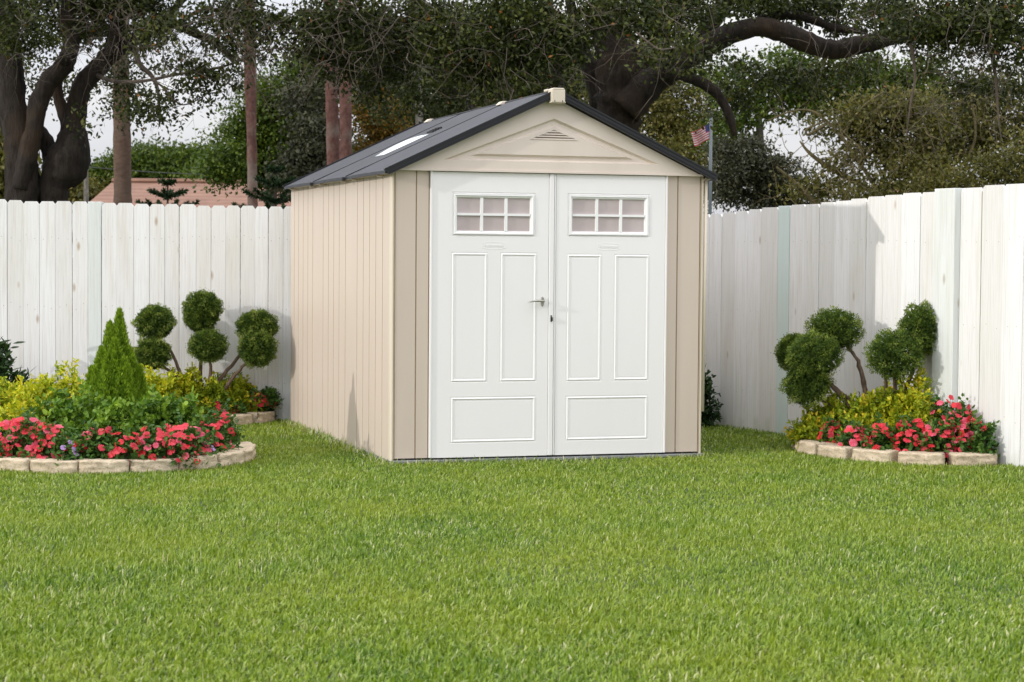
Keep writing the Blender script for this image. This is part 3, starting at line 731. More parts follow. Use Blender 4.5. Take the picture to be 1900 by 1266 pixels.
# ------------------------------------------------------------------ grass
def grass_zone(n, x0, x1, y0, y1, hmin, hmax, wmin, wmax):
    x = R.uniform(x0, x1, n); y = R.uniform(y0, y1, n)
    keep = ~in_bedA(x, y, -.02) & ~in_bedB(x, y+.12, -.03) & ~in_bedC(x, y, -.02) & ~(((x-RP[0])*(-dd[1])+(y-RP[1])*dd[0]) > -.01) & (y < 15.92+np.where(x > -1.9, 9, 0))
    lx = (x-A0[0])*U[0]+(y-A0[1])*U[1]; ly = (x-A0[0])*Vv[0]+(y-A0[1])*Vv[1]
    keep &= ~((lx > -.012) & (lx < W_+.012) & (ly > -.03) & (ly < D_+.2)) & (np.abs(x) < y*.2562*1.16+.6)
    x, y = x[keep], y[keep]; lx = lx[keep]; ly = ly[keep]; n = len(x)
    patch = .5+.5*np.sin(x*2.1+1.3*np.sin(y*1.7))*np.cos(y*2.6+np.sin(x*3.1))
    p2 = np.sin(x*.9+2*np.sin(y*.7)+1)*np.sin(y*1.3+x*.5)
    h = R.uniform(hmin, hmax, n)*(.72+.35*patch+.22*p2)*np.where(R.rand(n) < .03, 1.5, 1.)
    # uncut tufts where the mower cannot reach
    near = (np.abs(ly+.03) < .06) & (lx > -.1) & (lx < W_+.1) | (np.abs(lx+.02) < .06) & (ly > 0) & (ly < D_)
    h = np.where(near, h*R.uniform(1., 2.1, n), h)
    wd = R.uniform(wmin, wmax, n); broad = R.rand(n) < .12; wd = np.where(broad, wd*1.6, wd); az = R.uniform(0, 2*math.pi, n); lean = np.abs(R.normal(.55, .42, n))
    az = np.where(R.rand(n) < .35, R.normal(.5, .5, n), az)          # combed a little one way by the mower
    d = np.stack([np.cos(az), np.sin(az)], 1); fa = az+math.pi/2+R.normal(0, .6, n); s = np.stack([np.cos(fa), np.sin(fa)], 1)
    P = np.stack([x, y, np.zeros(n)], 1)
    S3 = np.concatenate([s*wd[:, None]/2, np.zeros((n, 1))], 1); D3 = np.concatenate([d, np.zeros((n, 1))], 1)
    mid = P+D3*(h*.5*np.sin(lean*.6))[:, None]+np.array([0, 0, 1])*(h*.55*np.cos(lean*.6))[:, None]
    tip = P+D3*(h*np.sin(lean))[:, None]+np.array([0, 0, 1])*(h*np.maximum(.25, np.cos(lean)))[:, None]
    V = np.stack([P-S3, P+S3, mid-S3*.85, mid+S3*.85, tip], 1).reshape(-1, 3)
    b_ = (np.arange(n)*5)[:, None]
    Q4 = b_+np.array([[0, 1, 3, 2]]); T3 = b_+np.array([[2, 3, 4]])
    r = np.clip(R.rand(n)*.93+.0, 0, 1); straw_glint = R.rand(n) < .045+.10*np.clip(np.sin(x*3.7+y)*np.sin(y*4.1-x*1.3)-.45, 0, 1); r = np.where(straw_glint, R.uniform(.93, 1, n), r)  # pale blades: some straw, some standing in for bright glints
    edge = near & (R.rand(n) < .35); r = np.where(edge, .99, r)
    return V, Q4, T3, r
Z = [grass_zone(150000, -2.9, 2.9, 5.2, 7.6, .022, .050, .0042, .0082), grass_zone(150000, -3.8, 3.8, 7.6, 10.4, .022, .044, .0038, .0064),
     grass_zone(190000, -5.2, 5.2, 10.4, 13.6, .020, .036, .0042, .007), grass_zone(110000, -6, 4., 13.6, 16.4, .020, .036, .0045, .0075)]
off = 0; VV = []; Q = []; T = []; rq = []
for V, q4, t3, r in Z:
    VV.append(V); Q.append(q4+off); T.append(t3+off); rq.append(r); off += len(V)
rq = np.concatenate(rq)
g = np_mesh('grass', np.concatenate(VV), [np.concatenate(Q), np.concatenate(T)], M['grass'], None, {'rnd': np.concatenate([rq, rq])})
tag(g, 'short mown green grass covering the lawn', 'grass', kind='stuff')

# ------------------------------------------------------------------ leaves
def unit(v): return v/np.maximum(np.linalg.norm(v, axis=1, keepdims=True), 1e-9)
def leaves(name, P, D, Nn, ln, wd, mat, parent, rnd, fold=0.):
    """P base points, D leaf direction, Nn approx normal, ln length, wd width. Six-point leaves when fold>0 else rhombs"""
    n = len(P); D = unit(D); S = unit(np.cross(D, Nn)); Nn = np.cross(S, D)
    ln = np.broadcast_to(ln, (n,))[:, None]; wd = np.broadcast_to(wd, (n,))[:, None]
    if fold > 0:
        up = Nn*wd*fold
        V = np.stack([P, P+D*ln*.35+S*wd*.5+up, P+D*ln*.75+S*wd*.36+up*.6, P+D*ln, P+D*ln*.75-S*wd*.36+up*.6, P+D*ln*.35-S*wd*.5+up], 1).reshape(-1, 3)
        b_ = (np.arange(n)*6)[:, None]
        fs = [np.concatenate([b_+np.array([[0, 1, 2, 3]]), b_+np.array([[0, 3, 4, 5]])])]; rr = np.concatenate([rnd, rnd])
    else:
        V = np.stack([P, P+D*ln*.5+S*wd*.5, P+D*ln, P+D*ln*.5-S*wd*.5], 1).reshape(-1, 3)
        fs = [(np.arange(n)*4)[:, None]+np.array([[0, 1, 2, 3]])]; rr = rnd
    return np_mesh(name, V, fs, mat, parent, {'rnd': rr})
def rdir(n, rs=R): return unit(rs.normal(size=(n, 3)))

# ------------------------------------------------------------------ background trees
def px_ell(px, py, rx, ry, Y, ry_depth=None):
    """an ellipsoid given by its outline in the photograph and its distance"""
    k = Y/F; return (at(px, py, Y), np.array([rx*k, (ry_depth if ry_depth else (rx+ry)/2*k), ry*k]))
def crown(parent, blobs, mat, leaf=(.055, .030), clump=(.12, .28), dens=1., name='crown', seed=1, tone=0.):
    rs = np.random.RandomState(seed); PP = []; RR = []; DD = []
    for (c, r, nc, per) in blobs:
        nc = max(1, int(nc*dens)); d = rdir(nc, rs)*(rs.rand(nc, 1)**(1/2.6)); C = c+d*r
        for q in C:
            cr = rs.uniform(*clump); m_ = int(per*rs.uniform(.5, 1.5)); pts = q+rs.normal(size=(m_, 3))*np.array([cr, cr, cr*.6])*.55
            PP.append(pts); t = rs.uniform(-.22, .22)+tone; RR.append(np.clip(rs.rand(m_)*.75+.12+t, 0, 1)); DD.append(unit(rs.normal(size=(m_, 3))+np.array([0, 0, -.3])+d[0]*0))
    P = np.concatenate(PP); D = np.concatenate(DD); n = len(P)
    rare = rs.rand(n) < .006; Rn = np.where(rare, 1., np.minimum(np.concatenate(RR), .97))
    return leaves(name, P, D, rdir(n, rs)+np.array([0, -.3, .6]), rs.uniform(.7, 1.3, n)*leaf[0], rs.uniform(.7, 1.3, n)*leaf[1], mat, parent, Rn)
def limb(m, pts, Y, n=10, jit=.0, dY=None, ground_it=False):
    """pts: (px, py, width px); smoothed with Catmull-Rom"""
    P = []; W = []
    for i, p in enumerate(pts):
        y = Y+(dY[i] if dY else 0); q = at(p[0], p[1], y); P.append(q); W.append(p[2]*y/F/2)
    if ground_it: P.insert(0, np.array([P[0][0], P[0][1], -.1])); W.insert(0, W[0]*1.15)
    out = []; wo = []
    PP = [P[0]*2-P[1]]+P+[P[-1]*2-P[-2]]
    for i in range(1, len(PP)-2):
        for k in range(5):
            t = k/5; a, b_, c, d = PP[i-1], PP[i], PP[i+1], PP[i+2]
            out.append(.5*((2*b_)+(-a+c)*t+(2*a-5*b_+4*c-d)*t*t+(-a+3*b_-3*c+d)*t**3)); wo.append((W[i-1]*(1-t)+W[i]*t)*R.uniform(.95, 1.07))
    out.append(P[-1]); wo.append(W[-1]); m.tube(out, wo, n)
def twigs(m, n, boxes, Y, rs, length=(.3, .9), r0=.006, droop=.5, seg=6):
    for k in range(n):
        bx_ = boxes[rs.randint(len(boxes))]; y = Y+rs.uniform(-1, 1)
        p = at(rs.uniform(bx_[0], bx_[1]), rs.uniform(bx_[2], bx_[3]), y); d = unit(rs.normal(size=(1, 3)))[0]; d[2] -= droop*.4
        L_ = rs.uniform(*length)/seg; pts = [p]
        for i in range(seg):
            d = d+rs.normal(size=3)*.33+np.array([0, 0, -.10*droop]); d /= np.linalg.norm(d); p = p+d*L_; pts.append(p)
            if i in (1, 3) and rs.rand() < .8:
                e = d+rs.normal(size=3)*.7; e /= np.linalg.norm(e); q = p; sp = [q]
                for j in range(3): e = e+rs.normal(size=3)*.3; e /= np.linalg.norm(e); q = q+e*L_*.8; sp.append(q)
                m.tube(sp, [r0*.6*(1-j/4) for j in range(4)], 3, cap=False)
        m.tube(pts, [r0*(1-i/(seg+1)) for i in range(seg+1)], 3, cap=False)
def tree(label, base, group=None, name='oak_tree', cat='tree'):
    return empty(name, tuple(base), 0, label, cat, group)
def rel(o, root):      # children are authored in world space
    o.parent = root; o.matrix_parent_inverse = Matrix.Translation(root.location).inverted(); return o

TR = 'trees beyond the fence'
# --- left live oak
YA = 22.
t = tree('dark many-stemmed live oak at far left with a forked trunk above the fence', (at(90, 380, YA)[0], YA, 0), TR)
m = MB(.2)
limb(m, [(42, 420, 66), (42, 330, 60), (34, 255, 56), (24, 180, 48), (18, 100, 44), (8, 20, 40), (2, -70, 34), (-10, -200, 20)], YA, 12, ground_it=True)
limb(m, [(30, 262, 36), (0, 200, 32), (-30, 140, 26), (-70, 60, 18)], YA+.3, 10)
limb(m, [(38, 350, 30), (48, 300, 36), (62, 245, 34), (72, 190, 35), (92, 150, 34), (118, 122, 34), (131, 85, 32), (126, 40, 30), (133, -40, 24), (150, -160, 14)], YA-.15, 12)
limb(m, [(100, 420, 58), (100, 345, 54), (122, 308, 84), (134, 272, 66), (139, 225, 40), (150, 165, 36), (178, 130, 36), (208, 98, 34), (240, 78, 28), (270, 62, 24), (300, 48, 20), (330, 46, 18), (362, 62, 16), (400, 80, 14), (432, 112, 9)], YA+.1, 12, ground_it=True)
limb(m, [(104, 320, 40), (88, 270, 32), (66, 235, 26), (50, 200, 22)], YA+.25, 10)
limb(m, [(130, 250, 24), (116, 205, 22), (106, 165, 20), (120, 110, 18), (150, 50, 16), (165, -50, 12)], YA+.6, 10)
limb(m, [(205, 102, 28), (216, 45, 26), (226, -40, 22), (240, -140, 12)], YA, 10)
limb(m, [(265, 70, 16), (330, 10, 14), (380, -60, 11)], YA+.5, 8)
limb(m, [(122, 118, 24), (121, 112, 22), (121, 108, 20)], YA-.15, 10, dY=[.1, -.1, -.28])          # cut stub
rel(m.build('trunk', M['oak_bark'], None, smooth=True), t)
m = MB(); rs = np.random.RandomState(11)
limb(m, [(250, 84, 10), (258, 118, 10), (282, 142, 8), (294, 175, 6), (296, 235, 3)], YA-.5, 6)
limb(m, [(168, 128, 12), (188, 144, 9), (222, 152, 7), (270, 150, 6), (330, 138, 5), (385, 130, 5), (432, 118, 4), (480, 95, 3), (540, 88, 2)], YA-.8, 6, dY=[1.0, .75, .35, .1, 0, 0, 0, 0, 0])
limb(m, [(280, 148, 5), (300, 160, 4), (340, 195, 3), (400, 165, 2)], YA-.8, 5)
limb(m, [(330, 46, 8), (370, 20, 6), (420, 20, 5), (480, 40, 3)], YA-.6, 6)
twigs(m, 260, [(150, 520, -20, 110), (250, 470, 20, 160), (0, 250, -20, 120), (380, 600, 0, 140)], YA-1.2, rs, (.3, .9), .0038, .7)
rel(m.build('branches', M['twig'], None), t)
E_ = lambda px, py, rx, ry, Y, n, per, d=None: (*px_ell(px, py, rx, ry, Y, d), n, per)
bl = [E_(60, 10, 130, 60, YA, 60, 60), E_(40, 70, 70, 45, YA-.8, 22, 60), E_(180, 10, 110, 60, YA, 60, 60), E_(260, 0, 90, 70, YA, 55, 55), E_(210, 70, 90, 40, YA+1, 30, 50), E_(300, 60, 40, 40, YA-1, 14, 50),
      E_(400, 20, 100, 50, YA-.5, 42, 45), E_(470, 60, 90, 60, YA-.5, 42, 50), E_(400, 110, 60, 35, YA-.8, 16, 45), E_(330, 120, 50, 30, YA-.8, 7, 35),
      E_(260, 190, 50, 35, YA-.6, 12, 30), E_(300, 195, 40, 30, YA-.7, 10, 30), E_(395, 165, 50, 26, YA-.8, 14, 40), E_(170, 225, 18, 28, YA-.6, 5, 24), E_(250, 205, 22, 18, YA, 5, 26), E_(310, 215, 24, 20, YA-.6, 4, 22),
      E_(230, 150, 50, 60, YA+1.5, 26, 45), E_(60, 150, 60, 60, YA+1.5, 16, 40), E_(130, 160, 60, 30, YA+1.8, 14, 36), E_(200, -130, 420, 80, YA, 230, 50, 3.), E_(100, -240, 500, 60, YA+1, 150, 50, 4.),
      E_(250, 250, 16, 14, YA-.5, 2, 22), E_(15, 20, 60, 60, YA-1.2, 16, 60)]
rel(crown(None, bl, M['oak_leaf'], (.058, .030), (.10, .26), 1., 'crown', 21), t)

# --- centre oak, slanting trunk behind the ridge
YB = 25.
t = tree('shadowed live oak with a slanting trunk rising behind the shed ridge', (at(880, 300, YB)[0], YB, 0), TR)
m = MB(.2)
limb(m, [(905, 320, 46), (885, 250, 44), (852, 190, 44), (815, 125, 42), (785, 60, 38), (770, -30, 32), (765, -140, 20)], YB, 12, ground_it=True)
limb(m, [(1034, 330, 34), (1032, 200, 34), (1028, 120, 32), (1018, 50, 30), (1005, -50, 26), (1000, -150, 16)], YB-.6, 12, ground_it=True)
limb(m, [(810, 110, 22), (750, 70, 18), (690, 60, 14), (640, 70, 10)], YB, 8)
limb(m, [(1026, 60, 18), (960, 20, 14), (900, 10, 10)], YB, 8)
rel(m.build('trunk', M['oak_bark'], None, smooth=True), t)
m = MB(); rs = np.random.RandomState(12)
twigs(m, 120, [(560, 1080, -20, 130), (820, 1060, 60, 200), (560, 760, 0, 120)], 20.5, rs, (.3, .9), .0045, .9)
rel(m.build('branches', M['twig'], None), t)
bl = [E_(570, 60, 60, 60, 21.5, 30, 60), E_(640, 40, 80, 80, 21.5, 60, 70), E_(700, 100, 80, 80, 22.5, 60, 70), E_(780, 40, 90, 70, 22, 60, 70), E_(850, 80, 90, 70, 21.5, 60, 70), E_(930, 40, 90, 80, 21, 70, 70), E_(990, 110, 70, 60, 21, 36, 60),
      E_(900, 130, 60, 50, 21.5, 24, 55), E_(960, 180, 50, 40, 21, 12, 45), E_(1050, 70, 60, 60, 21, 40, 60), E_(800, 170, 80, 60, 24.5, 40, 60), E_(700, 190, 50, 40, 25, 14, 50), E_(620, 110, 60, 50, 22, 24, 60), E_(900, 180, 60, 50, 26, 30, 60), E_(1040, 150, 50, 50, 26.5, 24, 60),
      E_(800, -120, 420, 80, 23, 220, 55, 3.), E_(740, 130, 60, 50, 25.5, 30, 60)]
rel(crown(None, bl, M['oak_leaf'], (.058, .030), (.10, .26), 1., 'crown', 22), t)

# --- right live oak with the great horizontal limb
YC = 23.
t = tree('great live oak behind the gable with one long horizontal limb to the right', (at(1150, 300, YC)[0], YC, 0), TR)
m = MB(.2)
limb(m, [(1140, 320, 96), (1142, 235, 86), (1150, 175, 92), (1150, 110, 88), (1138, 70, 74), (1122, 10, 58), (1110, -70, 44), (1100, -180, 26)], YC, 14, ground_it=True)
limb(m, [(1160, 205, 66), (1200, 160, 56), (1240, 130, 50), (1285, 100, 42), (1335, 72, 40), (1400, 50, 36), (1452, 60, 38), (1500, 80, 40), (1548, 92, 36), (1602, 82, 32), (1680, 66, 28), (1760, 62, 20), (1850, 52, 14)], YC-.2, 12)
limb(m, [(1395, 48, 24), (1450, 28, 20), (1500, 34, 17), (1550, 52, 15), (1610, 60, 10)], YC+.2, 10)
limb(m, [(1235, 133, 24), (1285, 146, 20), (1328, 172, 19), (1352, 212, 16), (1364, 252, 10)], YC-.4, 10)
limb(m, [(1278, 108, 34), (1318, 45, 34), (1362, -20, 30), (1400, -120, 20)], YC+.1, 10)
limb(m, [(1165, 150, 36), (1215, 80, 30), (1250, 10, 26), (1270, -80, 18)], YC+.5, 10)
limb(m, [(1118, 200, 40), (1095, 130, 30), (1070, 60, 22), (1050, -40, 16)], YC+.4, 10)
rel(m.build('trunk', M['oak_bark'], None, smooth=True), t)
m = MB(); rs = np.random.RandomState(13)
limb(m, [(1180, 60, 4), (1205, 80, 3), (1225, 92, 3), (1255, 88, 2)], 20, 5)
limb(m, [(1690, 80, 8), (1698, 140, 5), (1690, 190, 4), (1682, 250, 2)], 21, 5)
limb(m, [(1840, 90, 9), (1848, 150, 6), (1852, 210, 4), (1858, 260, 2)], 21, 5)
twigs(m, 140, [(1060, 1330, -20, 110), (1500, 1900, -20, 120), (1640, 1900, 60, 220)], 20.5, rs, (.3, .9), .0045, .9)
rel(m.build('branches', M['twig'], None), t)
bl = [E_(1200, 45, 80, 45, 21, 28, 60), E_(1250, 20, 90, 60, 21.5, 42, 60), E_(1235, 95, 50, 40, 20.5, 14, 50), E_(1130, 0, 70, 34, 21, 18, 60), E_(1300, 10, 80, 40, 22, 34, 55), E_(1400, 0, 80, 26, 23, 34, 50), E_(1480, 10, 90, 34, 23.5, 46, 50), E_(1560, 20, 80, 40, 23.5, 34, 50),
      E_(1640, 20, 60, 50, 22, 34, 60), E_(1720, 40, 80, 60, 21, 52, 60), E_(1800, 50, 90, 70, 21, 62, 60), E_(1880, 60, 80, 80, 21, 56, 60), E_(1830, 150, 90, 50, 22, 24, 55), E_(1740, 130, 60, 40, 22.5, 14, 50), E_(1300, 110, 50, 40, 21, 10, 45),
      E_(1400, 150, 70, 40, 24.5, 22, 50), E_(1350, 190, 40, 40, 24.5, 10, 45), E_(1500, 140, 90, 40, 24.5, 30, 50), E_(1600, 130, 60, 40, 24.5, 22, 50), E_(1500, -120, 520, 80, 22, 260, 55, 3.)]
rel(crown(None, bl, M['oak_leaf'], (.058, .030), (.10, .26), 1., 'crown', 23), t)

# --- palms (only their trunks show)
def palm(px, w0, w1, Y, mat, label, top=-120, lean=0, base_px=None, group='palm trunks beyond the fence'):
    b0 = at(base_px or px, 300, Y); root = empty('palm_tree', (b0[0], Y, 0), 0, label, 'palm tree', group); m = MB()
    pts = [(px, 420, w0), (px-lean*.1, 330, w0*.97), (px-lean*.3, 240, w0*.95), (px-lean*.55, 150, w1*1.04), (px-lean*.8, 50, w1), (px-lean, top, w1)]
    limb(m, pts, Y, 16, ground_it=True)
    o = rel(m.build('trunk', mat, None, smooth=True), root); return root
palm(228, 33, 29, 27, M['palm_bark'], 'thick brown palm trunk just right of the forked oak', lean=6)
palm(469, 19, 22, 32, M['red_bark'], 'thin palm trunk blotched red, standing alone left of the shed', lean=8)
palm(620, 25, 23, 34, M['red_bark'], 'left trunk of the reddish pair of palms behind the shed roof', lean=10)
palm(642, 23, 23, 33.4, M['red_bark'], 'right trunk of the reddish pair of palms behind the shed roof', lean=2)
palm(778, 15, 15, 34, M['grey_bark'], 'slim pale grey palm trunk rising behind the shed ridge', lean=0)

# --- mid-distance trees
def bush_tree(label, trunk, blobs, mat, seed, Y, leaf, clump, bark='grey_bark', name='leafy_tree', extra=None):
    root = tree(label, (at(trunk[0][0], 380, Y)[0], Y, 0), TR, name); m = MB()
    limb(m, trunk, Y, 8, ground_it=True)
    for e in (extra or []): limb(m, e, Y-.3, 6)
    rel(m.build('trunk', M[bark], None, smooth=True), root)
    if Y >= 40: blobs = [(a, b_, n_, int(p_*1.7)) for a, b_, n_, p_ in blobs]
    rel(crown(None, blobs, M[mat], leaf, clump, 1., 'crown', seed), root); return root
Y = 40.
bush_tree('bright green leafy tree left of the shed, behind the thin palm', [(500, 420, 18), (505, 320, 16), (510, 200, 10)],
    [E_(520, 180, 60, 60, Y, 60, 70), E_(450, 270, 50, 50, Y, 44, 60), E_(500, 290, 80, 55, Y, 80, 70), E_(560, 230, 60, 70, Y, 70, 70), E_(430, 300, 40, 30, Y-1, 22, 55), E_(580, 140, 50, 50, Y, 40, 60), E_(410, 320, 34, 22, Y-1, 16, 50), E_(480, 220, 40, 40, Y, 20, 55), E_(560, 300, 60, 40, Y, 40, 70)], 'green_leaf', 31, Y, (.08, .048), (.2, .5))
bush_tree('grey-green dense tree beside the reddish palm pair', [(585, 420, 14), (585, 300, 10)],
    [E_(585, 260, 42, 50, 38, 50, 70), E_(575, 310, 50, 36, 38, 44, 70), E_(560, 190, 30, 40, 38.5, 16, 60), E_(600, 180, 30, 50, 38.5, 20, 60), E_(540, 330, 40, 22, 38, 24, 70)], 'grey_leaf', 32, 38., (.09, .05), (.2, .45))
bush_tree('orange-brown autumn tinged tree behind the shed roof', [(700, 420, 14), (695, 260, 10)],
    [E_(685, 185, 32, 26, 42, 18, 60), E_(700, 225, 48, 36, 42, 36, 60), E_(720, 265, 60, 30, 42, 30, 60), E_(618, 275, 14, 26, 41, 5, 50), E_(690, 280, 50, 26, 42, 22, 60)], 'orange_leaf', 33, 42., (.075, .045), (.2, .45))
bush_tree('dark green woodland tree behind the shed ridge', [(820, 420, 26), (830, 200, 20)],
    [E_(730, 200, 50, 80, 46, 40, 70), E_(790, 230, 70, 60, 45, 50, 70), E_(860, 210, 80, 70, 45, 70, 75), E_(930, 180, 80, 70, 45, 70, 75), E_(1000, 160, 70, 80, 45, 64, 75), E_(660, 120, 80, 60, 46, 50, 70), E_(800, 120, 120, 70, 46, 90, 75), E_(1060, 150, 50, 80, 45, 50, 75), E_(600, 120, 50, 40, 46, 18, 60), E_(960, 80, 140, 70, 46, 90, 75)], 'dark_leaf', 34, 45., (.085, .05), (.25, .6))
bush_tree('olive woodland tree behind the right slope of the shed roof', [(1240, 420, 24), (1235, 200, 18)],
    [E_(1220, 200, 60, 60, 42, 50, 70), E_(1260, 250, 70, 60, 42, 56, 70), E_(1300, 210, 50, 50, 42, 22, 60), E_(1200, 130, 70, 60, 43, 44, 70), E_(1290, 300, 60, 50, 41, 44, 70), E_(1310, 360, 36, 26, 41, 12, 60), E_(1120, 200, 60, 80, 43, 50, 70), E_(1280, 150, 50, 40, 42, 14, 55), E_(1080, 60, 50, 50, 44, 16, 55)], 'olive_leaf', 35, 42., (.075, .042), (.22, .5), name='leafy_tree')
bush_tree('leafy oak with speckled gaps below the long horizontal limb', [(1420, 420, 18), (1410, 250, 14), (1400, 150, 10)],
    [E_(1380, 160, 60, 50, 36, 30, 55), E_(1460, 150, 70, 40, 36, 36, 55), E_(1540, 160, 80, 50, 36, 56, 60), E_(1400, 220, 50, 30, 36, 14, 50), E_(1350, 250, 50, 40, 36, 22, 55), E_(1620, 150, 60, 50, 36, 40, 60), E_(1480, 110, 60, 26, 36, 14, 50), E_(1500, 200, 60, 26, 36, 20, 50), E_(1320, 140, 36, 40, 36, 8, 45), E_(1690, 170, 60, 60, 36, 40, 60)], 'green_leaf', 36, 36., (.10, .05), (.18, .42))
bush_tree('tangled olive scrub tree with mossy bare limbs above the right fence', [(1665, 420, 13), (1640, 370, 12), (1588, 338, 11), (1534, 308, 9), (1502, 284, 7), (1484, 262, 3)],
    [E_(1620, 260, 80, 60, 31, 62, 60), E_(1700, 250, 80, 80, 31, 80, 60), E_(1780, 230, 90, 90, 32, 100, 65), E_(1860, 220, 90, 100, 32, 110, 65), E_(1580, 210, 60, 40, 31, 24, 50), E_(1640, 200, 60, 40, 31, 30, 55), E_(1690, 330, 90, 50, 30.5, 52, 55), E_(1560, 330, 60, 40, 31, 15, 45), E_(1510, 350, 50, 30, 31, 16, 50), E_(1520, 240, 40, 20, 31, 4, 40), E_(1600, 370, 60, 24, 30, 18, 50)], 'olive_leaf', 37, 31., (.075, .038), (.16, .38), 'scrub_bark', 'scrub_tree',
    extra=[[(1660, 400, 9), (1620, 340, 7), (1580, 280, 6), (1545, 235, 5), (1505, 206, 4), (1465, 208, 3), (1425, 224, 2)], [(1530, 232, 6), (1500, 250, 5), (1498, 240, 5), (1530, 225, 3)], [(1560, 255, 6), (1600, 200, 5), (1640, 170, 3)],
           [(1720, 390, 10), (1722, 330, 7), (1712, 270, 5), (1700, 210, 3)], [(1725, 380, 6), (1735, 320, 4), (1740, 250, 2)], [(1650, 390, 8), (1640, 330, 5), (1660, 260, 4), (1650, 200, 3)], [(1800, 390, 9), (1790, 320, 7), (1810, 250, 5), (1800, 170, 4)], [(1530, 400, 10), (1500, 365, 9), (1470, 335, 7), (1440, 310, 4)]])
bush_tree('dark thicket of brush rising above the far right fence', [(1840, 420, 14), (1840, 320, 10)],
    [E_(1830, 335, 90, 44, 29, 60, 60), E_(1900, 310, 70, 60, 29, 46, 60), E_(1750, 352, 60, 26, 29, 26, 55), E_(1960, 330, 70, 80, 29, 50, 60)], 'olive_leaf', 38, 29., (.07, .03), (.16, .36), 'twig', 'scrub_tree')
bush_tree('grey dark bush above the fence just right of the flagpole', [(1400, 420, 10), (1400, 340, 8)],
    [E_(1390, 310, 60, 50, 33, 70, 70), E_(1440, 330, 60, 44, 33, 60, 65), E_(1360, 350, 40, 34, 33, 26, 60), E_(1340, 300, 30, 40, 33, 16, 60), E_(1480, 370, 50, 20, 33, 20, 55), E_(1420, 380, 60, 16, 33, 22, 60)], 'grey_leaf', 39, 33., (.07, .035), (.16, .36), 'twig', 'scrub_tree')
m = MB(); rs = np.random.RandomState(61)
twigs(m, 170, [(1560, 1900, 180, 380), (1440, 1700, 200, 380)], 30., rs, (.4, 1.3), .0075, -.6)
st = [o for o in bpy.data.objects if o.get('label', '').startswith('tangled olive')][0]
rel(m.build('branches', M['scrub_bark'], None), st)
# far low trees to the left
def far_tree(label, blobs, mat, Y, seed, tx):
    root = tree(label, (at(tx, 380, Y)[0], Y, 0), TR, 'leafy_tree'); m = MB(); limb(m, [(tx, 400, 10), (tx, 330, 8), (tx, 300, 6)], Y, 8, ground_it=True)
    rel(m.build('trunk', M['grey_bark'], None, smooth=True), root); rel(crown(None, blobs, M[mat], (.16, .09), (.35, .8), 1.7, 'crown', seed), root)
far_tree('rounded dark green tree far beyond the pink roof', [E_(310, 302, 85, 34, 88, 110, 60), E_(240, 312, 60, 28, 88, 60, 60), E_(370, 300, 36, 26, 88, 30, 55), E_(190, 330, 40, 22, 88, 34, 55), E_(310, 330, 110, 20, 88, 60, 60)], 'green_leaf', 88., 41, 300)
far_tree('light green tree at the right end of the distant treeline', [E_(400, 325, 44, 20, 76, 34, 60), E_(440, 310, 40, 28, 76, 34, 60), E_(365, 330, 20, 12, 76, 8, 50)], 'green_leaf', 76., 42, 420)
far_tree('pale green low tree left of the pink roof', [E_(138, 352, 26, 18, 66, 26, 60), E_(160, 362, 20, 10, 66, 10, 50)], 'olive_leaf', 60., 43, 160)
far_tree('dark tree cut off by the left photo edge behind the oak', [E_(0, 330, 22, 50, 40, 40, 50), E_(-40, 300, 40, 80, 40, 50, 50)], 'olive_leaf', 40., 44, -5)

# --- norfolk pines
def norfolk(px, py, Y, k, label, seed):
    rs = np.random.RandomState(seed); top = at(px, py, Y); root = empty('norfolk_pine', (top[0], Y, 0), 0, label, 'pine tree', 'small tiered pines behind the left fence')
    m = MB(); m.tube([(top[0], Y, 0), (top[0], Y, top[2]-.05), (top[0], Y, top[2]+.06)], [.03, .012, .004], 6)
    P = []; D = []
    z = top[2]; r = .10; tier = 0
    while z > .6:
        nb = 6
        for b_ in range(nb):
            a = 2*math.pi*b_/nb+tier*.5; d = np.array([math.cos(a), math.sin(a)]); n = int(r*900)
            s = rs.rand(n); p = np.stack([top[0]+d[0]*r*s, Y+d[1]*r*s, z-.0+.10*r*s+.25*r*s*s], 1)
            P.append(p); D.append(np.stack([d[0]*np.ones(n)*.6, d[1]*np.ones(n)*.6, np.full(n, .5)], 1)+rs.normal(size=(n, 3))*.55)
            m.tube([(top[0], Y, z), (top[0]+d[0]*r*.5, Y+d[1]*r*.5, z+.11*r), (top[0]+d[0]*r, Y+d[1]*r, z+.35*r)], [.008, .006, .003], 4)
        z -= .16*k*(1+tier*.12); r += .13*k; tier += 1; r = min(r, .62)
    P = np.concatenate(P); D = np.concatenate(D)
    rel(m.build('trunk', M['twig'], None), root)
    rel(leaves('crown', P, D, rdir(len(P), rs), .055, .012, M['pine'], None, rs.rand(len(P))), root)
norfolk(311, 342, 24, 1., 'small tiered norfolk pine top in front of the pink roof', 51)
norfolk(512, 318, 24, 1.1, 'taller tiered norfolk pine top beside the rear corner of the shed', 52)

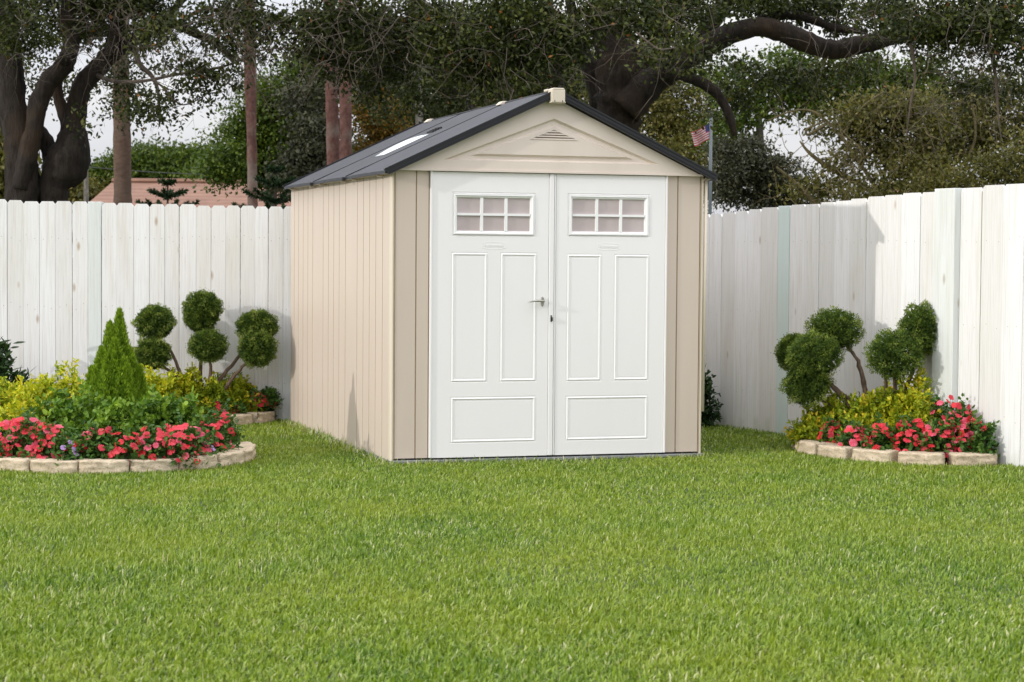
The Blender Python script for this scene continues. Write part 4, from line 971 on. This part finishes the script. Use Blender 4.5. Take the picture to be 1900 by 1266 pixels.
# ------------------------------------------------------------------ houses, pole, flag
def m_tiles():
    s = NT('salmon_roof_tiles'); v = s.coords(); n = s.noise(v, 1.6, 5, .6)
    c = s.ramp(n, [(.3, (.19, .098, .064)), (.7, (.26, .140, .093))])
    wv = s.n('ShaderNodeTexWave'); wv.inputs['Scale'].default_value = 2.6; wv.bands_direction = 'Z'; wv.inputs['Distortion'].default_value = .5; s.l(v, wv.inputs['Vector'])
    c = s.mix(s.ramp(wv.outputs['Fac'], [(0, (.35, .35, .35)), (.3, (0, 0, 0))]), c, (.14, .075, .055))
    s.l(c, s.p.inputs['Base Color']); s.p.inputs['Roughness'].default_value = .85; s.bump(wv.outputs['Fac'], .5, .05); return s.mat
M['tiles'] = m_tiles(); M['stucco'] = m_plain('stucco', (.55, .50, .43), .9, var=.1)
def hip_house(x0, x1, y0, y1, ze, zr, rx0, rx1, label):
    root = empty('house', ((x0+x1)/2, (y0+y1)/2, 0), 0, label, 'house', 'houses beyond the fence'); cx, cy = (x0+x1)/2, (y0+y1)/2
    m = MB(); m.box(x0+.5-cx, x1-.5-cx, y0+.5-cy, y1-.5-cy, 0, ze-.02); m.build('wall', M['stucco'], root)
    m = MB(); ym = 0
    m.add([(x0-cx, y0-cy, ze), (x1-cx, y0-cy, ze), (x1-cx, y1-cy, ze), (x0-cx, y1-cy, ze), (rx0-cx, ym, zr), (rx1-cx, ym, zr),
           (x0-cx, y0-cy, ze-.18), (x1-cx, y0-cy, ze-.18), (x1-cx, y1-cy, ze-.18), (x0-cx, y1-cy, ze-.18)],
          [(0, 1, 5, 4), (1, 2, 5), (2, 3, 4, 5), (3, 0, 4), (6, 7, 1, 0), (7, 8, 2, 1), (8, 9, 3, 2), (9, 6, 0, 3), (9, 8, 7, 6)])
    m.build('roof', M['tiles'], root)
    m = MB(); m.tube([(rx0-cx, 0, zr+.03), (rx1-cx, 0, zr+.03)], .10, 8); m.build('ridge_cap', M['tiles'], root)
    for k in range(4):
        wx = x0+1.6+(x1-x0-3)*k/3.2-cx; m = MB(); m.box(wx, wx+1., y0+.46-cy, y0+.52-cy, .9, 2.); m.build('window', M['shade'], root)
YH = 60.
pl, pr = at(208, 338, YH+4), at(500, 343, YH+4); e0 = at(160, 378, YH); 
hip_house(e0[0]-.3, pr[0]+6., YH, YH+8, 2.55, pl[2], pl[0], pr[0]+3.5, 'low house with a salmon pink tiled roof beyond the left fence')
q0, q1 = at(1612, 366, 62), at(1650, 342, 62)
hip_house(q0[0]-.3, q0[0]+5.4, 60, 66, 2.3, at(1640, 346, 63)[2], q0[0]+.7, q0[0]+2.2, 'small house with a red roof glimpsed through scrub above the right fence')

YF = 27.5
pt_, pb = at(1318, 215, YF), at(1318, 330, YF)
root = empty('flagpole', (pb[0], YF, 0), 0, 'grey metal flagpole behind the right eave of the shed', 'flagpole')
m = MB(); m.tube([(0, 0, 0), (0, 0, 2), (0, 0, pt_[2])], [.026, .025, .021], 10); m.build('pole', m_plain('galvanised_pole', (.16, .185, .195), .6, .2, var=.15), root, smooth=True)
m = MB(); m.tube([(0, 0, pt_[2]), (0, 0, pt_[2]+.02), (0, 0, pt_[2]+.06), (0, 0, pt_[2]+.08)], [.015, .036, .034, .005], 10); m.build('finial', M['metal'], root, smooth=True)
# flag: thirteen stripes, blue canton, drooping down-left from the pole
m = MB(); nu, nv = 26, 13; vs = []; hoist0 = at(1324, 224, YF); k_ = YF/F
fly = np.array([-46*k_, 0, -26*k_*.2]); 
for i in range(nu+1):
    for j in range(nv+1):
        a, b_ = i/nu, j/nv
        px_ = 1318-35*a+4*b_; py_ = 229+27*b_+19*a*(1-.15*a)
        q = at(px_+1.2*math.sin(6*a+b_)*a, py_+1.*math.sin(8*a), YF); vs.append((q[0], q[1]+.05*math.sin(9*a+2*b_)*a, q[2]+.015*math.sin(7*a)))
red = m_plain('flag_red', (.42, .06, .07), .8); wht = m_plain('flag_white', (.55, .50, .49), .8); blu = m_plain('flag_blue', (.04, .05, .16), .8)
th_ = .022
for s_, o_ in ((1, 0), (-1, .006)):
    vv = [(x, y+o_, z) for x, y, z in vs]
    for i in range(nu):
        for j in range(nv):
            mi = 2 if (i < 8 and j < 6) else (0 if j % 2 == 0 else 1)
            f_ = (i*(nv+1)+j, (i+1)*(nv+1)+j, (i+1)*(nv+1)+j+1, i*(nv+1)+j+1)
            m.add([vv[k] for k in f_], [(0, 1, 2, 3) if s_ > 0 else (3, 2, 1, 0)], mi)
o = m.build('flag', [red, wht, blu], None); tag(o, 'faded red and white striped flag drooping left of the metal pole', 'flag')
m = MB(); a, c = at(120, 306, 58), at(560, 324, 58); m.tube([a+(c-a)*k/8+np.array([0, 0, -.12*math.sin(math.pi*k/8)]) for k in range(9)], .012, 5)
tag(m.build('power_line', M['dark'], None), 'thin dark power line crossing in front of the distant green tree', 'cable')

# ------------------------------------------------------------------ garden plants
def pompom_mesh(c, r, seed, mat, name, parent):
    """clipped juniper ball: short sprays all over an uneven ball, filled inside"""
    rs = np.random.RandomState(seed); n = 2100
    n = 2700; d = rdir(n, rs); k = unit(rs.normal(size=(9, 3))); amp = rs.uniform(.01, .05, 9)
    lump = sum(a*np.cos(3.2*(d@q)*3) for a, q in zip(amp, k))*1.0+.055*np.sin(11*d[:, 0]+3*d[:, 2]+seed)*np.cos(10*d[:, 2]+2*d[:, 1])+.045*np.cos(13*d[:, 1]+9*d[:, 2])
    # tufts: groups of three narrow sprays
    R0 = (1+lump)[:, None]*rs.uniform(.86, .985, (n, 1)); P = c+d*R0*r
    P = np.repeat(P, 4, 0)+rs.normal(size=(n*4, 3))*.004; D = np.repeat(d, 4, 0)+rs.normal(size=(n*4, 3))*.55+np.array([0, 0, .2])
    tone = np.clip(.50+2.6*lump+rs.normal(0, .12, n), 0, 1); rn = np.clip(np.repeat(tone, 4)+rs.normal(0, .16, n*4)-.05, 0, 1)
    far = rs.rand(n*4) < .02; P[far] += (unit(P-c)*np.array([.03, .03, .03]))[far]*rs.rand(int(far.sum()), 1)
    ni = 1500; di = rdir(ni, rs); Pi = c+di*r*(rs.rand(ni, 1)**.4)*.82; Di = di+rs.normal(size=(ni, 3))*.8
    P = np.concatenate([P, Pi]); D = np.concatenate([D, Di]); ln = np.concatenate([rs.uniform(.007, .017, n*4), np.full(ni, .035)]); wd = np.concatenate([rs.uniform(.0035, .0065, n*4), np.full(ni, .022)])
    rn = np.concatenate([rn, rs.rand(ni)*.3])  # inner leaves take darker tones, self-shadow put into their colour
    return leaves(name, P, D, rdir(len(P), rs), ln, wd, mat, parent, rn)
def topiary(label, base, Y, balls, stems, seed):
    b0 = at(base[0], base[1], Y); b0[2] = 0
    root = empty('pompom_topiary', tuple(b0), 0, label, 'topiary', 'pompom topiaries by the fence')
    m = MB()
    for st in stems:
        pts = [np.array([b0[0], Y, .03])]+[at(px, py, Y+dy) for px, py, w, dy in st]; wid = [.017]+[w*Y/F/2 for px, py, w, dy in st]
        PP = []; WW = []
        for i in range(len(pts)-1):
            for k in range(4):
                t_ = k/4; PP.append(pts[i]*(1-t_)+pts[i+1]*t_+R.normal(size=3)*.003); WW.append((wid[i]*(1-t_)+wid[i+1]*t_)*R.uniform(.9, 1.1))
        PP.append(pts[-1]); WW.append(wid[-1]); m.tube(PP, WW, 8)
    rel(m.build('trunk', M['stem'], None, smooth=True), root)
    for i, (px, py, rx, rz, dy) in enumerate(balls):
        c = at(px, py, Y+dy); k = (Y+dy)/F
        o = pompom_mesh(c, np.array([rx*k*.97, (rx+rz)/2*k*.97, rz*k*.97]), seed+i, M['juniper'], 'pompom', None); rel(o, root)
    return root
topiary('six-ball pompom juniper in front of the left fence beside the shed', (372, 760), 15.62,
    [(287, 599, 38, 34, 0), (283, 657, 34, 30, -.10), (376, 571, 37, 31, .05), (373, 590, 31, 28, .04), (386, 642, 36, 31, -.08), (477, 606, 40, 31, .05), (478, 647, 36, 35, -.10)],
    [[(338, 705, 7, 0), (326, 672, 6, 0), (312, 640, 5, 0)], [(335, 700, 6, -.05), (310, 686, 5, -.08), (290, 668, 4, -.1)], [(371, 715, 8, 0), (373, 680, 7, 0), (375, 610, 6, 0)],
     [(389, 720, 7, -.05), (391, 680, 6, -.06), (388, 655, 5, -.08)], [(407, 705, 7, 0), (438, 668, 6, 0), (470, 620, 5, .04)], [(428, 706, 7, -.04), (450, 680, 6, -.06), (472, 660, 5, -.1)]], 100)
topiary('six-ball pompom juniper in front of the right fence above the yellow shrubs', (1625, 790), 13.62,
    [(1476, 655, 36, 36, .38), (1549, 612, 52, 40, .12), (1512, 660, 52, 44, -.06), (1497, 712, 46, 42, -.02), (1660, 658, 54, 47, -.32), (1708, 612, 40, 50, -.20)],
    [[(1607, 735, 8, 0), (1602, 700, 7, 0), (1592, 670, 6, .05), (1572, 640, 6, .1)], [(1604, 735, 5, .02), (1595, 690, 4, .04), (1582, 652, 4, .08)], [(1575, 752, 8, -.02), (1548, 722, 7, -.04), (1525, 690, 6, -.06)], [(1590, 752, 7, -.02), (1560, 728, 6, -.04), (1535, 705, 5, -.04)],
     [(1565, 765, 6, 0), (1530, 746, 5, 0), (1505, 728, 5, 0)], [(1644, 730, 7, -.2), (1642, 700, 6, -.28), (1650, 670, 5, -.3)], [(1660, 725, 7, -.2), (1661, 700, 6, -.3), (1662, 670, 5, -.32)], [(1678, 726, 9, -.2), (1692, 695, 8, -.22), (1705, 640, 6, -.22)]], 120)

def thuja(px, Y, label, seed):
    """conifer of upright fan sprays with several pointed leaders"""
    rs = np.random.RandomState(seed); b = at(px, 800, Y); root = empty('conifer', (b[0], Y, 0), 0, label, 'conifer'); k = Y/F
    lead = [(222, 577, 750, 46, 0), (204, 600, 750, 46, -.03), (213, 632, 765, 60, -.08), (188, 648, 750, 46, -.02), (240, 648, 750, 48, .05), (170, 684, 745, 28, .02), (259, 682, 750, 32, .02), (222, 615, 750, 50, .08), (232, 668, 765, 34, -.12), (198, 672, 765, 36, -.10), (226, 620, 745, 30, .06)]
    P = []; D = []; RN = []
    for (lx, ly, by, wpx, dy) in lead:
        top = at(lx, ly, Y+dy); cx = at(px+(lx-px)*.75, by, Y+dy*.6); n = 3200; h = top[2]-cx[2]+.12
        f_ = rs.rand(n)**.8; r_ = wpx*k*(1-f_)**.9*1.25*(.35+.65*np.minimum(1, (f_+.10)*4))*rs.uniform(.75, 1.05, n)
        a = rs.uniform(0, 2*math.pi, n); rid = .82+.18*np.cos(a*5+f_*9+lx)
        x = cx[0]+(top[0]-cx[0])*f_+np.cos(a)*r_*rid; y = Y+dy+np.sin(a)*r_*rid; z = cx[2]-.12+h*f_
        P.append(np.stack([x, y, z], 1)); D.append(np.stack([np.cos(a)*.38, np.sin(a)*.38, np.full(n, 1.)], 1)+rs.normal(size=(n, 3))*.22)
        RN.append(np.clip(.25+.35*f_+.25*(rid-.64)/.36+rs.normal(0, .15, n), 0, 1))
    P = np.concatenate(P); D = np.concatenate(D); RN = np.concatenate(RN)
    P = np.repeat(P, 2, 0)+rs.normal(size=(len(P)*2, 3))*.004; D = np.repeat(D, 2, 0)+rs.normal(size=(len(P), 3))*.2; RN = np.repeat(RN, 2)
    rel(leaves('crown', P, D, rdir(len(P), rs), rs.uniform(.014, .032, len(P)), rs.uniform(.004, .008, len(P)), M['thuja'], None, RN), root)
    m = MB(); m.tube([(b[0], Y, 0), (b[0], Y, .35), (b[0]+.01, Y, .7)], [.02, .014, .004], 8); rel(m.build('trunk', M['stem'], None), root)
thuja(220, 12.85, 'pointed bright green conifer at the centre of the left flower bed', 140)

def bush(name, label, cat, group, px, pyt, Y, rx, h, mat, n, leaf, seed, per=16, fold=.25, dome=1., core=True, up=.35, extra_top=0, zlow=.02):
    """leafy mound: sprays of leaves on short shoots over a dome, px = centre, pyt = top row in the photo"""
    rs = np.random.RandomState(seed); tp = at(px, pyt, Y); x0 = tp[0]; H = max(.08, tp[2]) if h is None else h
    root = empty(name, (x0, Y, 0), 0, label, cat, group)
    nc = n//per; d = rdir(nc, rs); d[:, 2] = np.abs(d[:, 2])*1.1-.12; d = unit(d)
    lump = 1+.10*np.sin(d[:, 0]*7+seed)+.10*np.cos(d[:, 1]*6+d[:, 2]*5+seed)
    s_ = rs.uniform(.62, 1.0, nc)*lump
    C = np.stack([x0+d[:, 0]*rx*s_, Y+d[:, 1]*rx*dome*s_, zlow+.02+np.maximum(0, d[:, 2])*(H-.03)*s_], 1)
    P = np.repeat(C, per, 0); dd_ = np.repeat(d, per, 0); N_ = len(P)
    t = np.tile(np.linspace(0, 1, per), nc)[:, None]; sh = unit(d+rs.normal(size=(nc, 3))*.35+np.array([0, 0, up])); sh = np.repeat(sh, per, 0)
    P = P+sh*t*leaf[0]*2.0+rs.normal(size=(N_, 3))*leaf[0]*.22
    D = sh*.7+rs.normal(size=(N_, 3))*.75
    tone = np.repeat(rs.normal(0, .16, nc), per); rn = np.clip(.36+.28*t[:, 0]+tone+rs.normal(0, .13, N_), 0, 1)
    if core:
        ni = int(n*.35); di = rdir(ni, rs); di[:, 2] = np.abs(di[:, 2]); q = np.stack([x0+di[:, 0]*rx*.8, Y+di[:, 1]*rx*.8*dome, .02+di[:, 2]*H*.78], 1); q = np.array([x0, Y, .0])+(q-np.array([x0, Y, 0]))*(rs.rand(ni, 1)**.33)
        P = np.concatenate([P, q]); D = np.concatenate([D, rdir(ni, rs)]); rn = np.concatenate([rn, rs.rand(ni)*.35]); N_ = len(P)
    nn = rdir(N_, rs)*.7+np.array([0, -.35, .8])
    rel(leaves('foliage', P, D, nn, rs.uniform(.65, 1.2, N_)*leaf[0], rs.uniform(.7, 1.15, N_)*leaf[1], M[mat], None, rn, fold), root)
    m = MB()
    for k in range(5):
        a = rs.uniform(0, 6.28); m.tube([(x0, Y, 0), (x0+math.cos(a)*rx*.3, Y+math.sin(a)*rx*.3, H*.45), (x0+math.cos(a)*rx*.5, Y+math.sin(a)*rx*.5, H*.75)], [.006, .005, .003], 5)
    rel(m.build('stems', M['stem'], None), root)
    return root, x0, H
GY = 'yellow shrubs in the flower beds'; GG = 'round green shrubs in the left bed'
L1 = (.036, .018)
for i, (px, pyt, Y, rx, mt, lab) in enumerate([
    (62, 712, 13.25, .23, 'gold', 'yellow shrub at the left photo edge behind the coral flowers'),
    (110, 690, 13.45, .20, 'gold', 'tallest yellow shrub left of the pointed conifer'),
    (150, 728, 12.95, .15, 'gold2', 'yellow-green shrub tucked against the left foot of the conifer'),
    (45, 752, 12.62, .17, 'gold', 'low brightest yellow shrub just above the coral flowers at far left'),
    (10, 735, 13.1, .15, 'gold2', 'yellow-green shrub cut off by the left photo edge'),
    (292, 702, 15.35, .16, 'gold', 'yellow shrub right behind the pointed conifer, leftmost in the rear bed'),
    (342, 696, 15.6, .17, 'gold', 'yellow shrub under the left stems of the left topiary'),
    (390, 716, 15.6, .17, 'gold2', 'yellow-green shrub at the foot of the left topiary trunks'),
    (436, 716, 15.80, .18, 'gold2', 'broad yellow shrub right of the left topiary trunks'),
    (450, 728, 15.88, .12, 'gold2', 'small yellow-green shrub ending the rear bed next to red blooms')]):
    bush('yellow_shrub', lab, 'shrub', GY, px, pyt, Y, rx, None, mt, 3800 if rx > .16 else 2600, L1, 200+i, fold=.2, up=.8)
for i, (px, pyt, Y, rx, lab) in enumerate([
    (112, 748, 12.55, .17, 'green shrub between the yellow shrubs and the coral flowers at left'),
    (166, 752, 12.42, .17, 'green shrub in front of the left side of the conifer'),
    (232, 764, 12.40, .17, 'green shrub directly in front of the conifer foot'),
    (298, 748, 12.60, .19, 'green shrub right of the conifer foot'),
    (346, 754, 12.70, .16, 'rightmost green shrub, beside the coral flowers facing the shed'),
    (276, 742, 13.2, .16, 'dark green shrub behind the conifer foot on its right'),
    (205, 778, 12.22, .11, 'low green shrub nearest the edging in the middle of the left bed')]):
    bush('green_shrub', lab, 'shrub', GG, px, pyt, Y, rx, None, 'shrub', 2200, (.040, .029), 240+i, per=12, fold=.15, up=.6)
for i, (px, pyt, Y, rx, mt, lab) in enumerate([
    (1512, 772, 13.75, .14, 'gold2', 'yellow-green shrub at the left end of the right bed'),
    (1556, 752, 13.65, .16, 'gold2', 'yellow-green shrub under the lowest right topiary ball'),
    (1606, 742, 13.5, .17, 'gold2', 'yellow-green shrub at the foot of the right topiary trunks'),
    (1655, 722, 13.45, .18, 'gold2', 'yellow shrub right of the right topiary trunks'),
    (1700, 716, 13.3, .16, 'gold', 'tallest yellow shrub in the right bed near the white fence post'),
    (1600, 776, 13.42, .15, 'gold2', 'low yellow shrub directly behind the front blooms of the right bed'),
    (1660, 760, 13.36, .16, 'gold', 'bright yellow shrub in the middle of the right bed'),
    (1716, 768, 13.14, .11, 'gold2', 'yellow-green shrub beside the upper right cluster of red blooms'),
    (1536, 786, 13.78, .12, 'gold', 'small bright yellow shrub at the far left front of the right bed')]):
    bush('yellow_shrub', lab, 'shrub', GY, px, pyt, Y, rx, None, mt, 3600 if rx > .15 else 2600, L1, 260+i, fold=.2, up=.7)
bush('dark_shrub', 'dark broad-leaved shrub cut off by the left photo edge at the fence', 'shrub', None, -22, 655, 15.45, .20, None, 'laurel', 1500, (.095, .030), 290, per=8, fold=.12, up=.7)
bush('dark_shrub', 'dark shrub half hidden behind the right corner of the shed', 'shrub', None, 1300, 694, 15.6, .065, None, 'laurel', 1500, (.05, .02), 291, per=8, fold=.12, up=.7)

# impatiens: one flower mesh per colour, copied as a child for every bloom
def flower_mesh(name, mat, seed, r=.0195):
    rs = np.random.RandomState(seed); m = MB()
    for k in range(5):
        a = 2*math.pi*k/5+rs.normal(0, .06); rr = r*rs.uniform(.80, 1.15); c, s_ = math.cos(a), math.sin(a); t = (-s_, c); w_ = rr*.60; z = .0015*k
        pts = [(0, 0, z), (c*rr*.45+t[0]*w_*.75, s_*rr*.45+t[1]*w_*.75, z+.002), (c*rr*.85+t[0]*w_*.8, s_*rr*.85+t[1]*w_*.8, z+.001), (c*rr*1.02+t[0]*w_*.35, s_*rr*1.02+t[1]*w_*.35, z-.001), (c*rr*.86, s_*rr*.86, z+.001),
               (c*rr*1.02-t[0]*w_*.35, s_*rr*1.02-t[1]*w_*.35, z-.001), (c*rr*.85-t[0]*w_*.8, s_*rr*.85-t[1]*w_*.8, z+.001), (c*rr*.45-t[0]*w_*.75, s_*rr*.45-t[1]*w_*.75, z+.002)]
        m.add(pts, [(0, 1, 2, 4), (2, 3, 4), (0, 4, 6, 7), (4, 5, 6)])
    me = bpy.data.meshes.new(name); me.from_pydata(m.v, [], m.f); me.materials.append(mat); me.update(); return me
FM = {k: [flower_mesh('flower', M[k], 5+i*7, .0235 if k != 'lilac' else .022) for i in range(3)] for k in ('coral', 'pink', 'scarlet', 'lilac')}
def impatiens(label, px, pyt, Y, rx, nf, cols, seed, group, name='impatiens_plant', n=620, low=False):
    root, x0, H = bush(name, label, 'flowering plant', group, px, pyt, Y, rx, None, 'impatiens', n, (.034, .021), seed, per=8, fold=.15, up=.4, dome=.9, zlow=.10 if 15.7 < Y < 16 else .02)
    rs = np.random.RandomState(seed+5); made = []
    nf = int(nf*1.45); zl_ = .10 if 15.7 < Y < 16 else .02
    for k in range(nf):
        for _ in range(20):
            a = rs.uniform(-math.pi, math.pi)*.5-math.pi/2; e = rs.uniform(.10, 1.2) ; d = np.array([math.cos(a)*math.cos(e), math.sin(a)*math.cos(e), math.sin(e)])
            if all(np.linalg.norm(d-q) > .17 for q in made): break
        made.append(d); p = np.array([d[0]*rx*1.10, d[1]*rx*1.02, zl_+d[2]*H*1.04+.012])
        c = cols[rs.randint(len(cols))]; o = bpy.data.objects.new('flower', FM[c][rs.randint(3)]); COL.objects.link(o); o.parent = root; o.location = p
        nd = Vector((d[0]*.9+rs.normal(0, .42), -.6+d[1]*.3+rs.normal(0, .3), .6+rs.normal(0, .35))); o.rotation_euler = nd.to_track_quat('Z', 'Y').to_euler()
        o.scale = (rs.uniform(.75, 1.25),)*3
    return root
GI = 'impatiens edging the flower beds'
CC = ['coral', 'coral', 'coral', 'pink', 'scarlet']; CS = ['scarlet', 'scarlet', 'coral']; CP = ['coral', 'pink', 'pink']
k_ = 0
for (px, pyt, Y, rx, nf, cols, lab) in [
    (8, 790, 12.24, .13, 22, CC, 'coral impatiens cut off by the left photo edge'),
    (50, 784, 12.20, .13, 26, CC, 'coral impatiens thick with blooms below the low yellow shrub'),
    (95, 796, 12.14, .12, 22, CC, 'coral impatiens just left of the lilac flowers'),
    (138, 822, 12.06, .09, 3, ['scarlet'], 'sparse red impatiens right beside the lilac flowers'),
    (186, 806, 12.10, .12, 8, CC, 'leafy impatiens with few blooms right of the lilac flowers'),
    (236, 810, 12.08, .12, 12, CS, 'scarlet impatiens below the conifer at the front edging'),
    (284, 802, 12.12, .12, 12, CC, 'impatiens with scattered red blooms right of the conifer line'),
    (328, 794, 12.17, .12, 20, CC, 'bushy coral impatiens in the right half of the left bed front'),
    (358, 798, 12.32, .11, 15, CP, 'pink impatiens near the right tip of the left bed'),
    (384, 790, 12.50, .10, 15, CC, 'coral impatiens at the right tip of the left bed'),
    (403, 778, 12.72, .10, 14, CC, 'coral impatiens facing the shed on the right side of the left bed'),
    (408, 770, 13.1, .09, 8, CC, 'impatiens furthest back on the right side of the left bed'),
    (18, 738, 15.0, .10, 7, ['pink', 'pink', 'coral'], 'hot pink impatiens by the left photo edge behind the yellow shrub'),
    (68, 738, 14.3, .09, 5, CC, 'small coral impatiens glimpsed between yellow shrubs at left'),
    (402, 756, 15.50, .08, 9, CS, 'red impatiens below the topiary trunks in the rear left bed'),
    (432, 762, 15.60, .07, 9, CS, 'low scarlet impatiens under the broad yellow shrub of the rear bed'),
    (478, 757, 15.80, .085, 20, CS, 'scarlet impatiens at the right end of the rear left bed'),
    (500, 758, 15.86, .05, 7, CS, 'tiny scarlet impatiens nearest the shed against the left fence'),
    (1500, 800, 14.0, .08, 6, CS, 'small impatiens at the far left tip of the right bed'),
    (1548, 790, 13.50, .10, 16, ['scarlet', 'coral'], 'scarlet impatiens left of centre along the right bed front'),
    (1514, 800, 13.80, .08, 8, CS, 'low scarlet impatiens near the left end of the right bed edging'),
    (1588, 800, 13.22, .10, 15, CC, 'impatiens with few blooms before the low yellow shrub in the right bed'),
    (1636, 798, 13.06, .10, 16, CS, 'leafy scarlet impatiens in the middle of the right bed front'),
    (1692, 786, 12.99, .11, 22, ['scarlet', 'coral'], 'impatiens with the largest scarlet cluster in the right bed'),
    (1742, 790, 12.94, .11, 20, CC, 'coral impatiens right of the largest scarlet cluster'),
    (1782, 798, 12.93, .09, 14, CC, 'coral impatiens at the right front of the right bed'),
    (1803, 784, 12.95, .065, 10, CS, 'impatiens at the far right end of the right bed against the fence'),
    (1752, 742, 13.10, .12, 18, CP, 'upper pink impatiens in front of the white fence post'),
    (1785, 756, 13.02, .10, 13, CC, 'coral impatiens against the fence just right of the white post'),
    (1826, 800, 12.82, .035, 3, CS, 'few red blooms poking out at the right end by the fence')]:
    impatiens(lab, px, pyt, Y, rx, nf, cols, 300+k_*3, GI); k_ += 1
# lilac periwinkles in the front of the left bed
for (fx, fy, Y, nf, lab, s_) in [(126, 830, 11.99, 4, 'lilac flowers on a small leafy plant at the front of the left bed', 401), (380, 826, 12.40, 1, 'single pale lilac flower near the right tip of the left bed', 402)]:
    impatiens(lab, fx, fy, Y, .06, nf, ['lilac'], s_, 'lilac flowers in the left bed', 'lilac_flower_plant', 160)
